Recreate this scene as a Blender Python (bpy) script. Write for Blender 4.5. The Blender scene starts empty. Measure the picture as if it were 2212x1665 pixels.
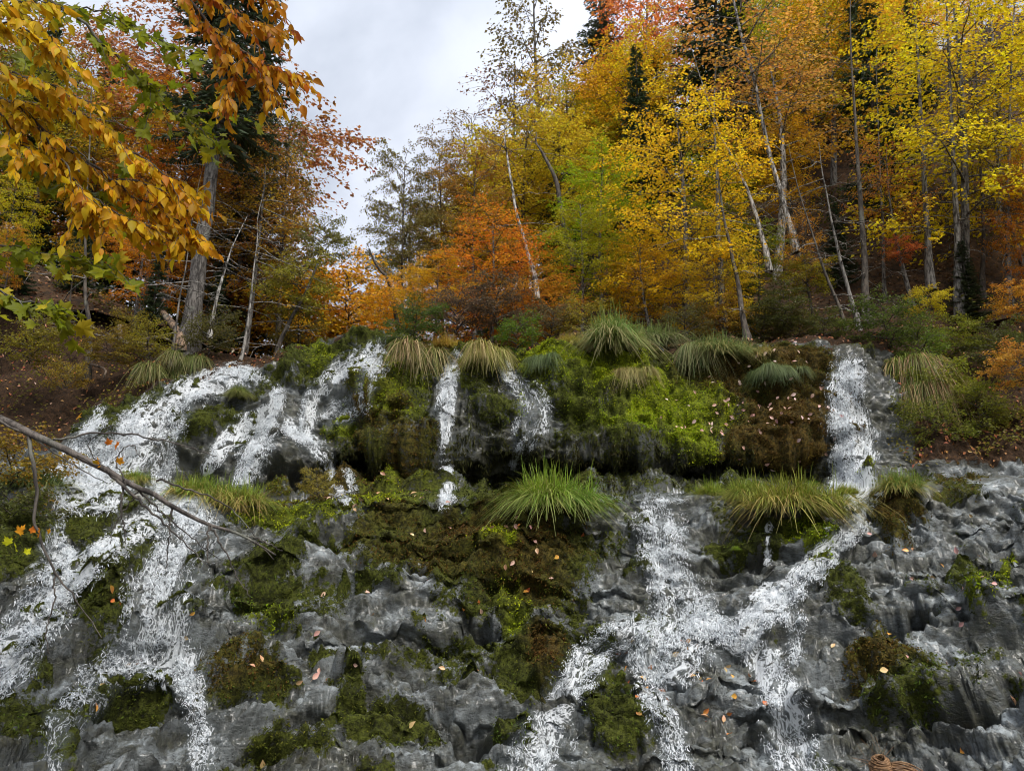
import bpy, math, random
import numpy as np
from mathutils import Vector, Matrix

random.seed(11)
rng = np.random.default_rng(11)
S = bpy.context.scene
COL = S.collection

# ------------------------------------------------------------------ camera, sky, sun, exposure
FOC, CX, CY, PITCH, CAMZ = 1841.0, 1106.0, 832.5, math.radians(14.0), 2.0
cd = bpy.data.cameras.new('camera')
cam = bpy.data.objects.new('camera', cd)
COL.objects.link(cam)
cam.location = (0, 0, CAMZ)
cam.rotation_euler = (math.radians(90) + PITCH, 0, 0)
cd.sensor_fit = 'HORIZONTAL'
cd.angle = 2 * math.atan(CX / FOC)
cd.clip_start = 0.05
cd.clip_end = 1000
S.camera = cam

SUN_EL, SUN_AZ = math.radians(52), math.radians(150)      # azimuth clockwise from +Y (north)
world = bpy.data.worlds.new('World')
S.world = world
world.use_nodes = True


class NT:
    """small helper to write node trees"""
    def __init__(self, tree):
        self.t = tree
        self.t.nodes.clear()

    def n(self, kind, **kw):
        nd = self.t.nodes.new(kind)
        for k, v in kw.items():
            if k.startswith('i_'):
                key = k[2:]
                key = int(key) if key.isdigit() else key.replace('_', ' ')
                if hasattr(v, 'is_linked') or isinstance(v, bpy.types.NodeSocket):
                    self.t.links.new(v, nd.inputs[key])
                else:
                    nd.inputs[key].default_value = v
            else:
                setattr(nd, k, v)
        return nd

    def link(self, a, b):
        self.t.links.new(a, b)

    def math(self, op, a, b=None, clamp=False):
        nd = self.t.nodes.new('ShaderNodeMath')
        nd.operation = op
        nd.use_clamp = clamp
        for i, v in enumerate((a, b)):
            if v is None:
                continue
            if isinstance(v, bpy.types.NodeSocket):
                self.t.links.new(v, nd.inputs[i])
            else:
                nd.inputs[i].default_value = v
        return nd.outputs[0]

    def mix(self, f, a, b, blend='MIX'):
        nd = self.t.nodes.new('ShaderNodeMix')
        nd.data_type = 'RGBA'
        nd.blend_type = blend
        for key, v in ((0, f), (6, a), (7, b)):
            if isinstance(v, bpy.types.NodeSocket):
                self.t.links.new(v, nd.inputs[key])
            else:
                nd.inputs[key].default_value = v if key == 0 else (tuple(v) + (1,))[:4]
        return nd.outputs[2]

    def ramp(self, f, lo, hi, a=0.0, b=1.0):
        nd = self.t.nodes.new('ShaderNodeMapRange')
        nd.interpolation_type = 'SMOOTHSTEP'
        self.t.links.new(f, nd.inputs[0])
        for i, v in enumerate((lo, hi, a, b)):
            nd.inputs[i + 1].default_value = v
        return nd.outputs[0]

    def noise(self, vec, scale, detail=4, rough=0.55, dist=0.0):
        nd = self.n('ShaderNodeTexNoise')
        self.t.links.new(vec, nd.inputs['Vector'])
        nd.inputs['Scale'].default_value = scale
        nd.inputs['Detail'].default_value = detail
        nd.inputs['Roughness'].default_value = rough
        nd.inputs['Distortion'].default_value = dist
        return nd.outputs[0]

    def attr(self, name, out='Fac'):
        return self.n('ShaderNodeAttribute', attribute_name=name).outputs[out]

    def scaled(self, vec, s):
        nd = self.t.nodes.new('ShaderNodeVectorMath')
        nd.operation = 'MULTIPLY'
        self.t.links.new(vec, nd.inputs[0])
        nd.inputs[1].default_value = s
        return nd.outputs[0]


w = NT(world.node_tree)
sky = w.n('ShaderNodeTexSky', sky_type='NISHITA', sun_disc=False)
sky.sun_elevation = SUN_EL
sky.sun_rotation = SUN_AZ
sky.air_density = 1.3
sky.dust_density = 2.0
geo = w.n('ShaderNodeTexCoord').outputs['Generated']
sep = w.n('ShaderNodeSeparateXYZ')
w.link(geo, sep.inputs[0])
zz = w.math('MAXIMUM', sep.outputs[2], 0.0)
den = w.math('ADD', zz, 0.22)
cxy = w.n('ShaderNodeCombineXYZ')
w.link(w.math('DIVIDE', sep.outputs[0], den), cxy.inputs[0])
w.link(w.math('DIVIDE', sep.outputs[1], den), cxy.inputs[1])
cv = cxy.outputs[0]
c1 = w.noise(cv, 1.35, 7, 0.52, 0.35)
cf = w.ramp(c1, 0.36, 0.64)
cloud = w.mix(cf, (1.6, 1.78, 2.1), (3.4, 3.55, 3.95))
grad = w.math('ADD', w.math('MULTIPLY', zz, 0.85), 0.62)      # overcast dome: zenith brighter than horizon
cm = w.n('ShaderNodeVectorMath', operation='SCALE')
w.link(cloud, cm.inputs[0])
w.link(grad, cm.inputs['Scale'])
skycol = w.mix(0.93, sky.outputs[0], cm.outputs[0])
bg = w.n('ShaderNodeBackground')
w.link(skycol, bg.inputs[0])
bg.inputs[1].default_value = 0.1
wo = w.n('ShaderNodeOutputWorld')
w.link(bg.outputs[0], wo.inputs[0])

sd = bpy.data.lights.new('sun', 'SUN')
sd.energy = 1.5
sd.angle = math.radians(28)
sd.color = (1.0, 0.95, 0.88)
sun = bpy.data.objects.new('sun', sd)
COL.objects.link(sun)
sdir = Vector((math.sin(SUN_AZ) * math.cos(SUN_EL), math.cos(SUN_AZ) * math.cos(SUN_EL), math.sin(SUN_EL)))
sun.rotation_euler = sdir.to_track_quat('Z', 'Y').to_euler()
sun.location = (10, -10, 40)

S.view_settings.view_transform = 'Standard'
S.view_settings.look = 'None'
S.view_settings.exposure = 1.5
S.view_settings.gamma = 1.0
S.view_settings.use_curve_mapping = False
S.render.engine = 'CYCLES'
S.cycles.max_bounces = 8
S.cycles.diffuse_bounces = 3
S.cycles.glossy_bounces = 2
S.cycles.transmission_bounces = 4
S.cycles.transparent_max_bounces = 10
S.cycles.use_denoising = True
S.cycles.filter_width = 1.05
S.cycles.caustics_reflective = False
S.cycles.caustics_refractive = False

# ------------------------------------------------------------------ helpers
CP, SP = math.cos(PITCH), math.sin(PITCH)


def P(px, py, Y):
    """photograph position + distance along the ground -> world point"""
    px, py, Y = np.asarray(px, float), np.asarray(py, float), np.asarray(Y, float)
    xc, yc = (px - CX) / FOC, (CY - py) / FOC
    dy, dz = CP - yc * SP, SP + yc * CP
    return np.stack(np.broadcast_arrays(xc * Y / dy, Y, CAMZ + dz * Y / dy), -1)


def proj(p):
    x, y, z = p[..., 0], p[..., 1], p[..., 2] - CAMZ
    d = y * CP + z * SP
    u = -y * SP + z * CP
    return CX + FOC * x / d, CY - FOC * u / d


def _h(i, j, k, seed):
    n = (i * 374761393 + j * 668265263 + k * 2147483647 + seed * 974711) & 0xFFFFFFFF
    n = ((n ^ (n >> 13)) * 1274126177) & 0xFFFFFFFF
    n = (n ^ (n >> 16)) & 0xFFFFFFFF
    return n.astype(np.float64) / 4294967295.0


def vn(p, s=1.0, seed=0):
    """value noise 0..1, s = frequency (scalar or 3 values)"""
    q = np.asarray(p, float) * np.asarray(s, float)
    i = np.floor(q).astype(np.int64)
    f = q - i
    f = f * f * f * (f * (f * 6 - 15) + 10)
    out = 0
    for a in (0, 1):
        wa = f[..., 0] if a else 1 - f[..., 0]
        for b in (0, 1):
            wb = f[..., 1] if b else 1 - f[..., 1]
            for c in (0, 1):
                wc = f[..., 2] if c else 1 - f[..., 2]
                out = out + wa * wb * wc * _h(i[..., 0] + a, i[..., 1] + b, i[..., 2] + c, seed)
    return out


def fbm(p, s, o=4, seed=0, g=0.5):
    a, t, r = 1.0, 0.0, 0.0
    s = np.asarray(s, float)
    for k in range(o):
        r = r + a * vn(p, s * 2.03 ** k, seed + 17 * k)
        t += a
        a *= g
    return r / t


def worley(p, s, seed):
    """distance to nearest and second cell point, and a random number per cell"""
    q = np.asarray(p, float) * np.asarray(s, float)
    i = np.floor(q).astype(np.int64)
    f1 = np.full(q.shape[:-1], 9.0)
    f2 = np.full(q.shape[:-1], 9.0)
    idv = np.zeros(q.shape[:-1])
    for a in (-1, 0, 1):
        for b in (-1, 0, 1):
            for c in (-1, 0, 1):
                x, y, z = i[..., 0] + a, i[..., 1] + b, i[..., 2] + c
                h = _h(x, y, z, seed)
                d = (x + h - q[..., 0]) ** 2 + (y + (h * 7.13) % 1 - q[..., 1]) ** 2 + (z + (h * 31.7) % 1 - q[..., 2]) ** 2
                m = d < f1
                f2 = np.where(m, f1, np.minimum(f2, d))
                idv = np.where(m, (h * 113.3) % 1, idv)
                f1 = np.where(m, d, f1)
    return np.sqrt(f1), np.sqrt(f2), idv


def sm(x, lo, hi):
    t = np.clip((x - lo) / (hi - lo), 0, 1)
    return t * t * (3 - 2 * t)


def blur(A, k):
    ke = np.hanning(k + 2)[1:-1]
    ke /= ke.sum()
    h_ = k // 2
    for ax in (0, 1):
        pad = [(0, 0)] * A.ndim
        pad[ax] = (h_, h_)
        Q = np.pad(A, pad, mode='edge')
        n_ = A.shape[ax]
        A = sum(ke[i] * (Q[i:i + n_] if ax == 0 else Q[:, i:i + n_]) for i in range(k))
    return A


def make_mesh(name, V, F, mats=(), smooth=True, mi=None):
    V, F = np.asarray(V, np.float32), np.asarray(F, np.int32)
    me = bpy.data.meshes.new(name)
    k = F.shape[1]
    me.vertices.add(len(V))
    me.vertices.foreach_set('co', V.ravel())
    me.loops.add(F.size)
    me.loops.foreach_set('vertex_index', F.ravel())
    me.polygons.add(len(F))
    me.polygons.foreach_set('loop_start', np.arange(0, F.size, k, dtype=np.int32))
    me.polygons.foreach_set('loop_total', np.full(len(F), k, np.int32))
    me.polygons.foreach_set('use_smooth', np.full(len(F), smooth, bool))
    if mi is not None:
        me.polygons.foreach_set('material_index', np.asarray(mi, np.int32))
    for m in mats:
        me.materials.append(m)
    me.update(calc_edges=True)
    return me


def add_attr(me, name, arr):
    a = me.attributes.new(name, 'FLOAT', 'POINT')
    a.data.foreach_set('value', np.asarray(arr, np.float32).ravel())


def ob(name, me, parent=None, loc=None, color=None, kind=None):
    o = bpy.data.objects.new(name, me)
    COL.objects.link(o)
    if parent is not None:
        o.parent = parent
    if loc is not None:
        o.location = loc
    if color is not None:
        o.color = tuple(color) + (1,)
    if kind:
        o['kind'] = kind
    return o


def thing(name, label, cat, loc=(0, 0, 0), group=None, me=None, rz=0, sc=None, color=None):
    o = ob(name, me, None, loc, color)
    o.rotation_euler = (0, 0, rz)
    if sc is not None:
        o.scale = sc if hasattr(sc, '__len__') else (sc, sc, sc)
    o['label'] = label
    o['category'] = cat
    if group:
        o['group'] = group
    return o


def nrm(v):
    v = np.asarray(v, float)
    return v / (np.linalg.norm(v, axis=-1, keepdims=True) + 1e-9)


def tubes(paths, sides=5):
    """paths: list of (points Nx3, radii N) -> verts, quads"""
    V, F, base = [], [], 0
    ang = np.arange(sides) * 2 * math.pi / sides
    for pts, rad in paths:
        pts = np.asarray(pts, float)
        n = len(pts)
        tan = np.gradient(pts, axis=0)
        tan = nrm(tan)
        ref = np.array([0.31, 0.17, 0.93]) if abs(tan[0][2]) < 0.8 else np.array([0.95, 0.2, 0.1])
        a = nrm(np.cross(tan, ref))
        b = np.cross(tan, a)
        rad = np.broadcast_to(np.asarray(rad, float), (n,))
        ring = pts[:, None, :] + rad[:, None, None] * (np.cos(ang)[None, :, None] * a[:, None, :] + np.sin(ang)[None, :, None] * b[:, None, :])
        V.append(ring.reshape(-1, 3))
        i = np.arange(n - 1)[:, None] * sides
        j = np.arange(sides)[None, :]
        jn = (j + 1) % sides
        q = np.stack([i + j, i + jn, i + sides + jn, i + sides + j], -1).reshape(-1, 4) + base
        F.append(q)
        base += n * sides
    return np.concatenate(V), np.concatenate(F)


def curve_pts(ctrl, n=24):
    """smooth (Catmull-Rom) line through control points of any dimension"""
    c = np.asarray(ctrl, float)
    if len(c) == 2:
        return c[0] + (c[1] - c[0]) * np.linspace(0, 1, n)[:, None]
    e = np.concatenate([[2 * c[0] - c[1]], c, [2 * c[-1] - c[-2]]])
    u = np.linspace(0, len(c) - 1 - 1e-6, n)
    i = u.astype(int)
    t = (u - i)[:, None]
    p0, p1, p2, p3 = e[i], e[i + 1], e[i + 2], e[i + 3]
    return 0.5 * (2 * p1 + (p2 - p0) * t + (2 * p0 - 5 * p1 + 4 * p2 - p3) * t ** 2 + (3 * p1 - p0 - 3 * p2 + p3) * t ** 3)


# leaf templates: columns side, along, normal ; triangles
T_SIMPLE = (np.array([(0, 0, 0), (.5, .42, .13), (0, 1, -.12), (-.5, .42, .13)]), np.array([(0, 1, 2), (0, 2, 3)]))
_b = [(0, 0, 0)]
for _y, _w in ((.16, .3), (.38, .48), (.62, .42), (.84, .2)):
    _b += [(-_w, _y, .10 * _w * 2 - .12 * _y * _y), (0, _y, -.12 * _y * _y), (_w, _y, .10 * _w * 2 - .12 * _y * _y)]
_b += [(0, 1.04, -.17)]
_f = [(0, 2, 1), (0, 3, 2)]
for _k in range(3):
    _o = 1 + 3 * _k
    for _c in (0, 1):
        _f += [(_o + _c, _o + _c + 1, _o + _c + 4), (_o + _c, _o + _c + 4, _o + _c + 3)]
_f += [(10, 11, 13), (11, 12, 13)]
_b += [(-.02, -.3, .02), (.02, -.3, .02)]
_f += [(0, 14, 15)]
T_BEECH = (np.array(_b), np.array(_f))
_m = [(0, .0), (.16, -.04), (.42, -.02), (.34, .14), (.62, .30), (.50, .36), (.58, .52), (.36, .46), (.24, .50), (.24, .72), (.10, .70), (0, 1.0)]
_ml = [(-a, b) for a, b in _m[1:-1]][::-1]
_out = _m + _ml
_mv = [(0, .30, 0)] + [(a, b, .16 * abs(a) + .10 * math.sin(9 * b + 5 * a)) for a, b in _out] + [(-.012, -.45, .05), (.012, -.45, .05)]
_mf = [(0, 1 + i, 1 + (i + 1) % len(_out)) for i in range(len(_out))] + [(1, len(_mv) - 2, len(_mv) - 1)]
T_MAPLE = (np.array(_mv), np.array(_mf))


def leaves(base, dirs, nors, length, width, tmpl=T_SIMPLE):
    base, d = np.asarray(base, float), nrm(dirs)
    s = nrm(np.cross(d, nors))
    n = np.cross(s, d)
    tv, tf = tmpl
    N, m = len(base), len(tv)
    L, W = np.broadcast_to(length, (N,))[:, None, None], np.broadcast_to(width, (N,))[:, None, None]
    V = base[:, None, :] + s[:, None, :] * tv[None, :, 0:1] * W + d[:, None, :] * tv[None, :, 1:2] * L + n[:, None, :] * tv[None, :, 2:3] * L
    F = tf[None] + (np.arange(N) * m)[:, None, None]
    return V.reshape(-1, 3), F.reshape(-1, 3)


def joinvf(lst):
    V, F, b = [], [], 0
    for v, f in lst:
        V.append(v)
        F.append(f + b)
        b += len(v)
    return np.concatenate(V), np.concatenate(F)


# ------------------------------------------------------------------ materials
def new_mat(name):
    m = bpy.data.materials.new(name)
    m.use_nodes = True
    return m, NT(m.node_tree)


def foliage_mat(name, hue=.035, val=.75, trans=.52, rough=.5, gloss=.35, spot=None):
    m, t = new_mat(name)
    oi = t.n('ShaderNodeObjectInfo')
    ri = t.n('ShaderNodeNewGeometry').outputs['Random Per Island']
    r = t.math('FRACT', t.math('ADD', ri, oi.outputs['Random']))
    r2 = t.math('FRACT', t.math('MULTIPLY', r, 7.31))
    pos = t.n('ShaderNodeTexCoord').outputs['Object']
    pn = t.noise(pos, .55, 2)
    h = t.math('ADD', t.math('MULTIPLY', t.math('SUBTRACT', r, .5), hue), .5)
    h = t.math('ADD', h, t.math('MULTIPLY', t.math('SUBTRACT', pn, .5), hue * 2.2))
    v = t.math('ADD', t.math('MULTIPLY', r2, val), 1 - val * .5)
    hsv = t.n('ShaderNodeHueSaturation')
    t.link(h, hsv.inputs['Hue'])
    t.link(v, hsv.inputs['Value'])
    t.link(oi.outputs['Color'], hsv.inputs['Color'])
    hsv.inputs['Saturation'].default_value = 1.0
    c = hsv.outputs[0]
    if spot:
        sp = t.ramp(t.noise(pos, 60, 3), .62, .72)
        c = t.mix(t.math('MULTIPLY', sp, .7), c, spot)
    p = t.n('ShaderNodeBsdfPrincipled')
    t.link(c, p.inputs['Base Color'])
    p.inputs['Roughness'].default_value = rough
    p.inputs['Specular IOR Level'].default_value = gloss
    tr = t.n('ShaderNodeBsdfTranslucent')
    t.link(c, tr.inputs[0])
    mx = t.n('ShaderNodeMixShader')
    mx.inputs[0].default_value = trans
    t.link(p.outputs[0], mx.inputs[1])
    t.link(tr.outputs[0], mx.inputs[2])
    o = t.n('ShaderNodeOutputMaterial')
    t.link(mx.outputs[0], o.inputs[0])
    return m


M_LEAF = foliage_mat('autumn_leaf')
M_NEAR = foliage_mat('near_leaf', hue=.03, val=.7, trans=.55, rough=.5, gloss=.2, spot=(.16, .07, .015))
M_NEEDLE = foliage_mat('needles', hue=.04, val=.9, trans=.15)
M_GRASS = foliage_mat('grass_blade', hue=.05, val=.9, trans=.35)
M_MOSS = foliage_mat('moss_frond', hue=.05, val=1.0, trans=.25, rough=.8, gloss=.1)
M_FALLEN = foliage_mat('fallen_leaf', hue=.05, val=.6, trans=.1, rough=.35, gloss=.5)


def bark_mat():
    m, t = new_mat('bark')
    oi = t.n('ShaderNodeObjectInfo')
    pos = t.n('ShaderNodeTexCoord').outputs['Object']
    n1 = t.noise(t.scaled(pos, (9, 9, 2.2)), 2.2, 5, .65)
    n2 = t.noise(t.scaled(pos, (1.2, 1.2, 9)), 1.6, 3)
    c = t.mix(t.ramp(n1, .38, .62), (.025, .02, .016), oi.outputs['Color'])
    lich = t.ramp(t.noise(pos, 3.1, 4), .56, .66)
    c = t.mix(t.math('MULTIPLY', lich, .5), c, (.20, .21, .17))
    c = t.mix(t.math('MULTIPLY', t.ramp(n2, .6, .7), .75), c, (.02, .017, .014))
    p = t.n('ShaderNodeBsdfPrincipled')
    t.link(c, p.inputs['Base Color'])
    p.inputs['Roughness'].default_value = .85
    b = t.n('ShaderNodeBump')
    b.inputs['Strength'].default_value = .7
    b.inputs['Distance'].default_value = .03
    t.link(n1, b.inputs['Height'])
    t.link(b.outputs[0], p.inputs['Normal'])
    o = t.n('ShaderNodeOutputMaterial')
    t.link(p.outputs[0], o.inputs[0])
    return m


M_BARK = bark_mat()


def rock_mat():
    m, t = new_mat('wet_mossy_rock')
    pos = t.n('ShaderNodeTexCoord').outputs['Object']
    moss, bright, brown, film, soil = (t.attr(a) for a in ('moss', 'bright', 'brown', 'film', 'soil'))
    nA = t.noise(pos, 3.0, 6, .6)
    nB = t.noise(pos, 16, 5, .65)
    nC = t.noise(t.scaled(pos, (1, 1, 2.2)), 13, 6, .72, 1.0)
    nF = t.noise(pos, 70, 3, .7)
    rock = t.mix(t.ramp(nA, .35, .65), (.012, .014, .011), (.058, .064, .056))
    st = t.ramp(t.noise(t.scaled(pos, (1, 1, 1.9)), 1.7, 6, .72), .40, .58)
    rock = t.mix(t.math('MULTIPLY', st, .75), rock, t.mix(t.ramp(nB, .35, .65), (.014, .014, .006), (.066, .062, .024)))
    # thin running film: pale scales of milky water, sky sheen painted in
    fl = t.math('ADD', t.math('ADD', t.math('MULTIPLY', nC, .62), t.math('MULTIPLY', nB, .40)), t.math('MULTIPLY', nF, .20))
    ff = t.math('MULTIPLY', t.math('MULTIPLY', t.ramp(fl, .46, .66), film), t.ramp(st, 0, 1, 1, .22))
    rock = t.mix(ff, rock, (.41, .45, .46))
    # moss
    mc = t.mix(t.ramp(t.math('ADD', t.math('MULTIPLY', nB, .6), t.math('MULTIPLY', nA, .4)), .36, .62), (.016, .018, .005), (.085, .098, .014))
    mbr = t.mix(t.ramp(nB, .3, .7), (.085, .12, .006), (.29, .34, .012))
    mbn = t.mix(t.ramp(nB, .3, .7), (.026, .018, .006), (.13, .085, .016))
    mc = t.mix(brown, mc, mbn)
    mc = t.mix(bright, mc, mbr)
    nG = t.noise(pos, 34, 5, .75)
    mc = t.mix(t.math('MULTIPLY', t.ramp(nG, .47, .62), .72), mc, (.012, .012, .005))
    me = t.math('ADD', t.math('ADD', moss, t.math('MULTIPLY', t.math('SUBTRACT', nB, .5), 1.3)), t.math('MULTIPLY', t.math('SUBTRACT', nA, .5), .8))
    mf = t.ramp(me, .38, .58)
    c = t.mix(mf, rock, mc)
    so = t.mix(t.ramp(nB, .3, .7), (.018, .012, .008), (.07, .04, .022))
    so = t.mix(t.math('MULTIPLY', t.ramp(nF, .6, .7), .8), so, (.28, .13, .04))
    sf = t.ramp(t.math('ADD', soil, t.math('MULTIPLY', t.math('SUBTRACT', nB, .5), .6)), .4, .6)
    c = t.mix(sf, c, so)
    p = t.n('ShaderNodeBsdfPrincipled')
    t.link(c, p.inputs['Base Color'])
    dry = t.math('MAXIMUM', mf, sf)
    t.link(t.ramp(dry, 0, 1, .30, .9), p.inputs['Roughness'])
    t.link(t.ramp(dry, 0, 1, .35, 0), p.inputs['Coat Weight'])
    p.inputs['Coat Roughness'].default_value = .12
    t.link(t.ramp(dry, 0, 1, .6, .15), p.inputs['Specular IOR Level'])
    hgt = t.math('ADD', t.math('ADD', t.math('MULTIPLY', nC, .55), t.math('MULTIPLY', nB, .8)), t.math('MULTIPLY', nF, .38))
    b = t.n('ShaderNodeBump')
    b.inputs['Strength'].default_value = 1.0
    b.inputs['Distance'].default_value = .045
    t.link(hgt, b.inputs['Height'])
    t.link(b.outputs[0], p.inputs['Normal'])
    o = t.n('ShaderNodeOutputMaterial')
    t.link(p.outputs[0], o.inputs[0])
    return m


M_ROCK = rock_mat()


def water_mat():
    m, t = new_mat('white_water')
    flow = t.attr('flow', 'Vector')
    mask = t.attr('mask')
    dens = t.attr('dens')
    wob = t.n('ShaderNodeTexNoise')
    t.link(t.scaled(flow, (1, .6, 1)), wob.inputs['Vector'])
    wob.inputs['Scale'].default_value = 9
    wob.inputs['Detail'].default_value = 3
    add = t.n('ShaderNodeVectorMath', operation='MULTIPLY_ADD')
    t.link(wob.outputs['Color'], add.inputs[0])
    add.inputs[1].default_value = (.06, .10, 0)
    t.link(flow, add.inputs[2])
    fw = add.outputs[0]

    def lace(sc):
        v = t.n('ShaderNodeTexVoronoi', feature='DISTANCE_TO_EDGE')
        t.link(t.scaled(fw, sc), v.inputs['Vector'])
        v.inputs['Scale'].default_value = 1
        return t.ramp(v.outputs['Distance'], .02, .26, 1, 0)
    l1 = lace((24, 12, 1))
    l2 = lace((55, 30, 1))
    streak = t.noise(t.scaled(fw, (24, 3.0, 1)), 1.0, 6, .72)
    clump = t.noise(t.scaled(fw, (3.2, 1.2, 1)), 1.0, 3, .55)
    f = t.math('ADD', t.math('MULTIPLY', l1, .55), t.math('MULTIPLY', l2, .40))
    f = t.math('ADD', f, t.math('MULTIPLY', t.math('SUBTRACT', streak, .5), 1.9))
    f = t.math('ADD', f, t.math('MULTIPLY', t.math('SUBTRACT', clump, .5), 2.1))
    core = t.ramp(mask, .0, .75)
    f = t.math('ADD', f, t.math('SUBTRACT', t.math('MULTIPLY', dens, 1.3), .95))
    f = t.math('ADD', f, t.math('MULTIPLY', t.math('SUBTRACT', core, 1.0), .9))
    foam = t.ramp(f, .02, .82)
    veil = t.math('MULTIPLY', t.math('MULTIPLY', core, dens), .55)
    alpha = t.math('MAXIMUM', t.math('MULTIPLY', foam, .92), veil)
    col = t.mix(foam, (.18, .21, .215), (.86, .89, .91))
    p = t.n('ShaderNodeBsdfPrincipled')
    t.link(col, p.inputs['Base Color'])
    p.inputs['Roughness'].default_value = .22
    p.inputs['Specular IOR Level'].default_value = .6
    b = t.n('ShaderNodeBump')
    b.inputs['Strength'].default_value = .45
    b.inputs['Distance'].default_value = .035
    t.link(f, b.inputs['Height'])
    t.link(b.outputs[0], p.inputs['Normal'])
    tl = t.n('ShaderNodeBsdfTranslucent')
    t.link(col, tl.inputs[0])
    m1 = t.n('ShaderNodeMixShader')
    m1.inputs[0].default_value = .3
    t.link(p.outputs[0], m1.inputs[1])
    t.link(tl.outputs[0], m1.inputs[2])
    tr = t.n('ShaderNodeBsdfTransparent')
    mx = t.n('ShaderNodeMixShader')
    t.link(alpha, mx.inputs[0])
    t.link(tr.outputs[0], mx.inputs[1])
    t.link(m1.outputs[0], mx.inputs[2])
    o = t.n('ShaderNodeOutputMaterial')
    t.link(mx.outputs[0], o.inputs[0])
    return m


M_WATER = water_mat()


def foam_mat():
    m, t = new_mat('foam')
    ri = t.n('ShaderNodeNewGeometry').outputs['Random Per Island']
    c = t.mix(t.ramp(ri, 0, 1), (.60, .64, .66), (.93, .95, .97))
    p = t.n('ShaderNodeBsdfPrincipled')
    t.link(c, p.inputs['Base Color'])
    p.inputs['Roughness'].default_value = .2
    p.inputs['Specular IOR Level'].default_value = .6
    tl = t.n('ShaderNodeBsdfTranslucent')
    t.link(c, tl.inputs[0])
    mx = t.n('ShaderNodeMixShader')
    mx.inputs[0].default_value = .35
    t.link(p.outputs[0], mx.inputs[1])
    t.link(tl.outputs[0], mx.inputs[2])
    o = t.n('ShaderNodeOutputMaterial')
    t.link(mx.outputs[0], o.inputs[0])
    return m


M_FOAM = foam_mat()


def simple_mat(name, a, b, scale=8, rough=.85, bump=.02, spec=.3, use_obj=False, stretch=(1, 1, 1)):
    m, t = new_mat(name)
    pos = t.n('ShaderNodeTexCoord').outputs['Object']
    n = t.noise(t.scaled(pos, stretch), scale, 6, .65)
    c = t.mix(t.ramp(n, .32, .68), a, b)
    p = t.n('ShaderNodeBsdfPrincipled')
    t.link(c, p.inputs['Base Color'])
    p.inputs['Roughness'].default_value = rough
    p.inputs['Specular IOR Level'].default_value = spec
    bb = t.n('ShaderNodeBump')
    bb.inputs['Distance'].default_value = bump
    t.link(n, bb.inputs['Height'])
    t.link(bb.outputs[0], p.inputs['Normal'])
    o = t.n('ShaderNodeOutputMaterial')
    t.link(p.outputs[0], o.inputs[0])
    return m


M_FLOOR = simple_mat('leaf_litter_soil', (.018, .012, .008), (.085, .045, .02), 5, .95, .08)
M_GROUND = simple_mat('gravel_bank', (.03, .027, .022), (.12, .10, .08), 6, .9, .04)

# ------------------------------------------------------------------ large structure: terrain and rock
def terr(x, y):
    x, y = np.asarray(x, float), np.asarray(y, float)
    xc = -3.9 - .235 * (y - 17)
    bed = 6.6 + .10 * (y - 17)
    d = x - xc
    gR = np.clip((y - 16.8) / 9, .10, 1)
    gL = np.clip((y - 15) / 5, .3, 1)
    zr = 24 * np.tanh(.70 * np.maximum(d - .6, 0) * gR / 24)
    zl = 20 * np.tanh(.52 * np.maximum(-d - .6, 0) * gL / 20)
    p = np.stack(np.broadcast_arrays(x, y, 0 * x + 0 * y), -1)
    return bed + zr + zl + (fbm(p, .35, 4, 5) - .5) * 1.3


gx, gy = np.meshgrid(np.linspace(-75, 75, 260), 17.4 + (np.linspace(0, 1, 170) ** 1.7) * 130)
gz = terr(gx, gy)
nV = np.stack([gx, gy, gz], -1).reshape(-1, 3)


def gridfaces(r, c):
    i = np.arange(r - 1)[:, None] * c
    j = np.arange(c - 1)[None, :]
    return np.stack([i + j, i + j + 1, i + c + j + 1, i + c + j], -1).reshape(-1, 4)


floor_ob = ob('forest_floor', make_mesh('forest_floor', nV, gridfaces(*gx.shape), [M_FLOOR]), kind='structure')
g2x, g2y = np.meshgrid(np.linspace(-300, 300, 60), np.linspace(-300, 300, 60))
ob('ground', make_mesh('ground', np.stack([g2x, g2y, -.02 * np.abs(g2x) ** .5 - .04], -1).reshape(-1, 3), gridfaces(60, 60), [M_GROUND]), kind='structure')

COLS = 1030
pxs = np.linspace(-540, 2840, COLS)
ip = lambda tab: np.interp(pxs, [a for a, b in tab], [b for a, b in tab])


def sm1(a, k):
    ker = np.hanning(k + 2)[1:-1]
    ker /= ker.sum()
    return np.convolve(np.pad(a, k // 2, mode='edge'), ker, mode='valid')


L_py = ip([(-420, 1010), (0, 1042), (120, 1050), (300, 1064), (450, 1078), (600, 1096), (800, 1092), (1000, 1086), (1300, 1080), (1500, 1075), (1750, 1072), (1880, 1062), (2050, 1046), (2212, 1030), (2640, 1000)])
L_Y = ip([(-420, 9.5), (0, 10.7), (300, 11.5), (700, 12.3), (1100, 12.5), (1500, 12.2), (1900, 11.8), (2212, 11.2), (2640, 10)])
T_py = ip([(-420, 1000), (0, 985), (120, 960), (220, 885), (300, 848), (400, 818), (480, 806), (560, 814), (620, 796), (700, 768), (780, 742), (850, 740), (920, 764), (1000, 768), (1250, 765), (1400, 772), (1550, 772), (1700, 752), (1830, 757), (1900, 764), (1960, 810), (2050, 850), (2212, 860), (2640, 820)])
T_Y = ip([(-420, 13.6), (0, 14), (300, 15), (500, 15.5), (800, 16.4), (1100, 15.8), (1500, 15.6), (1850, 15.5), (2100, 15.2), (2640, 14.5)])
L_Y, T_Y, L_py, T_py = sm1(L_Y, 61), sm1(T_Y, 61), sm1(L_py, 25), sm1(T_py, 21)
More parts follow.
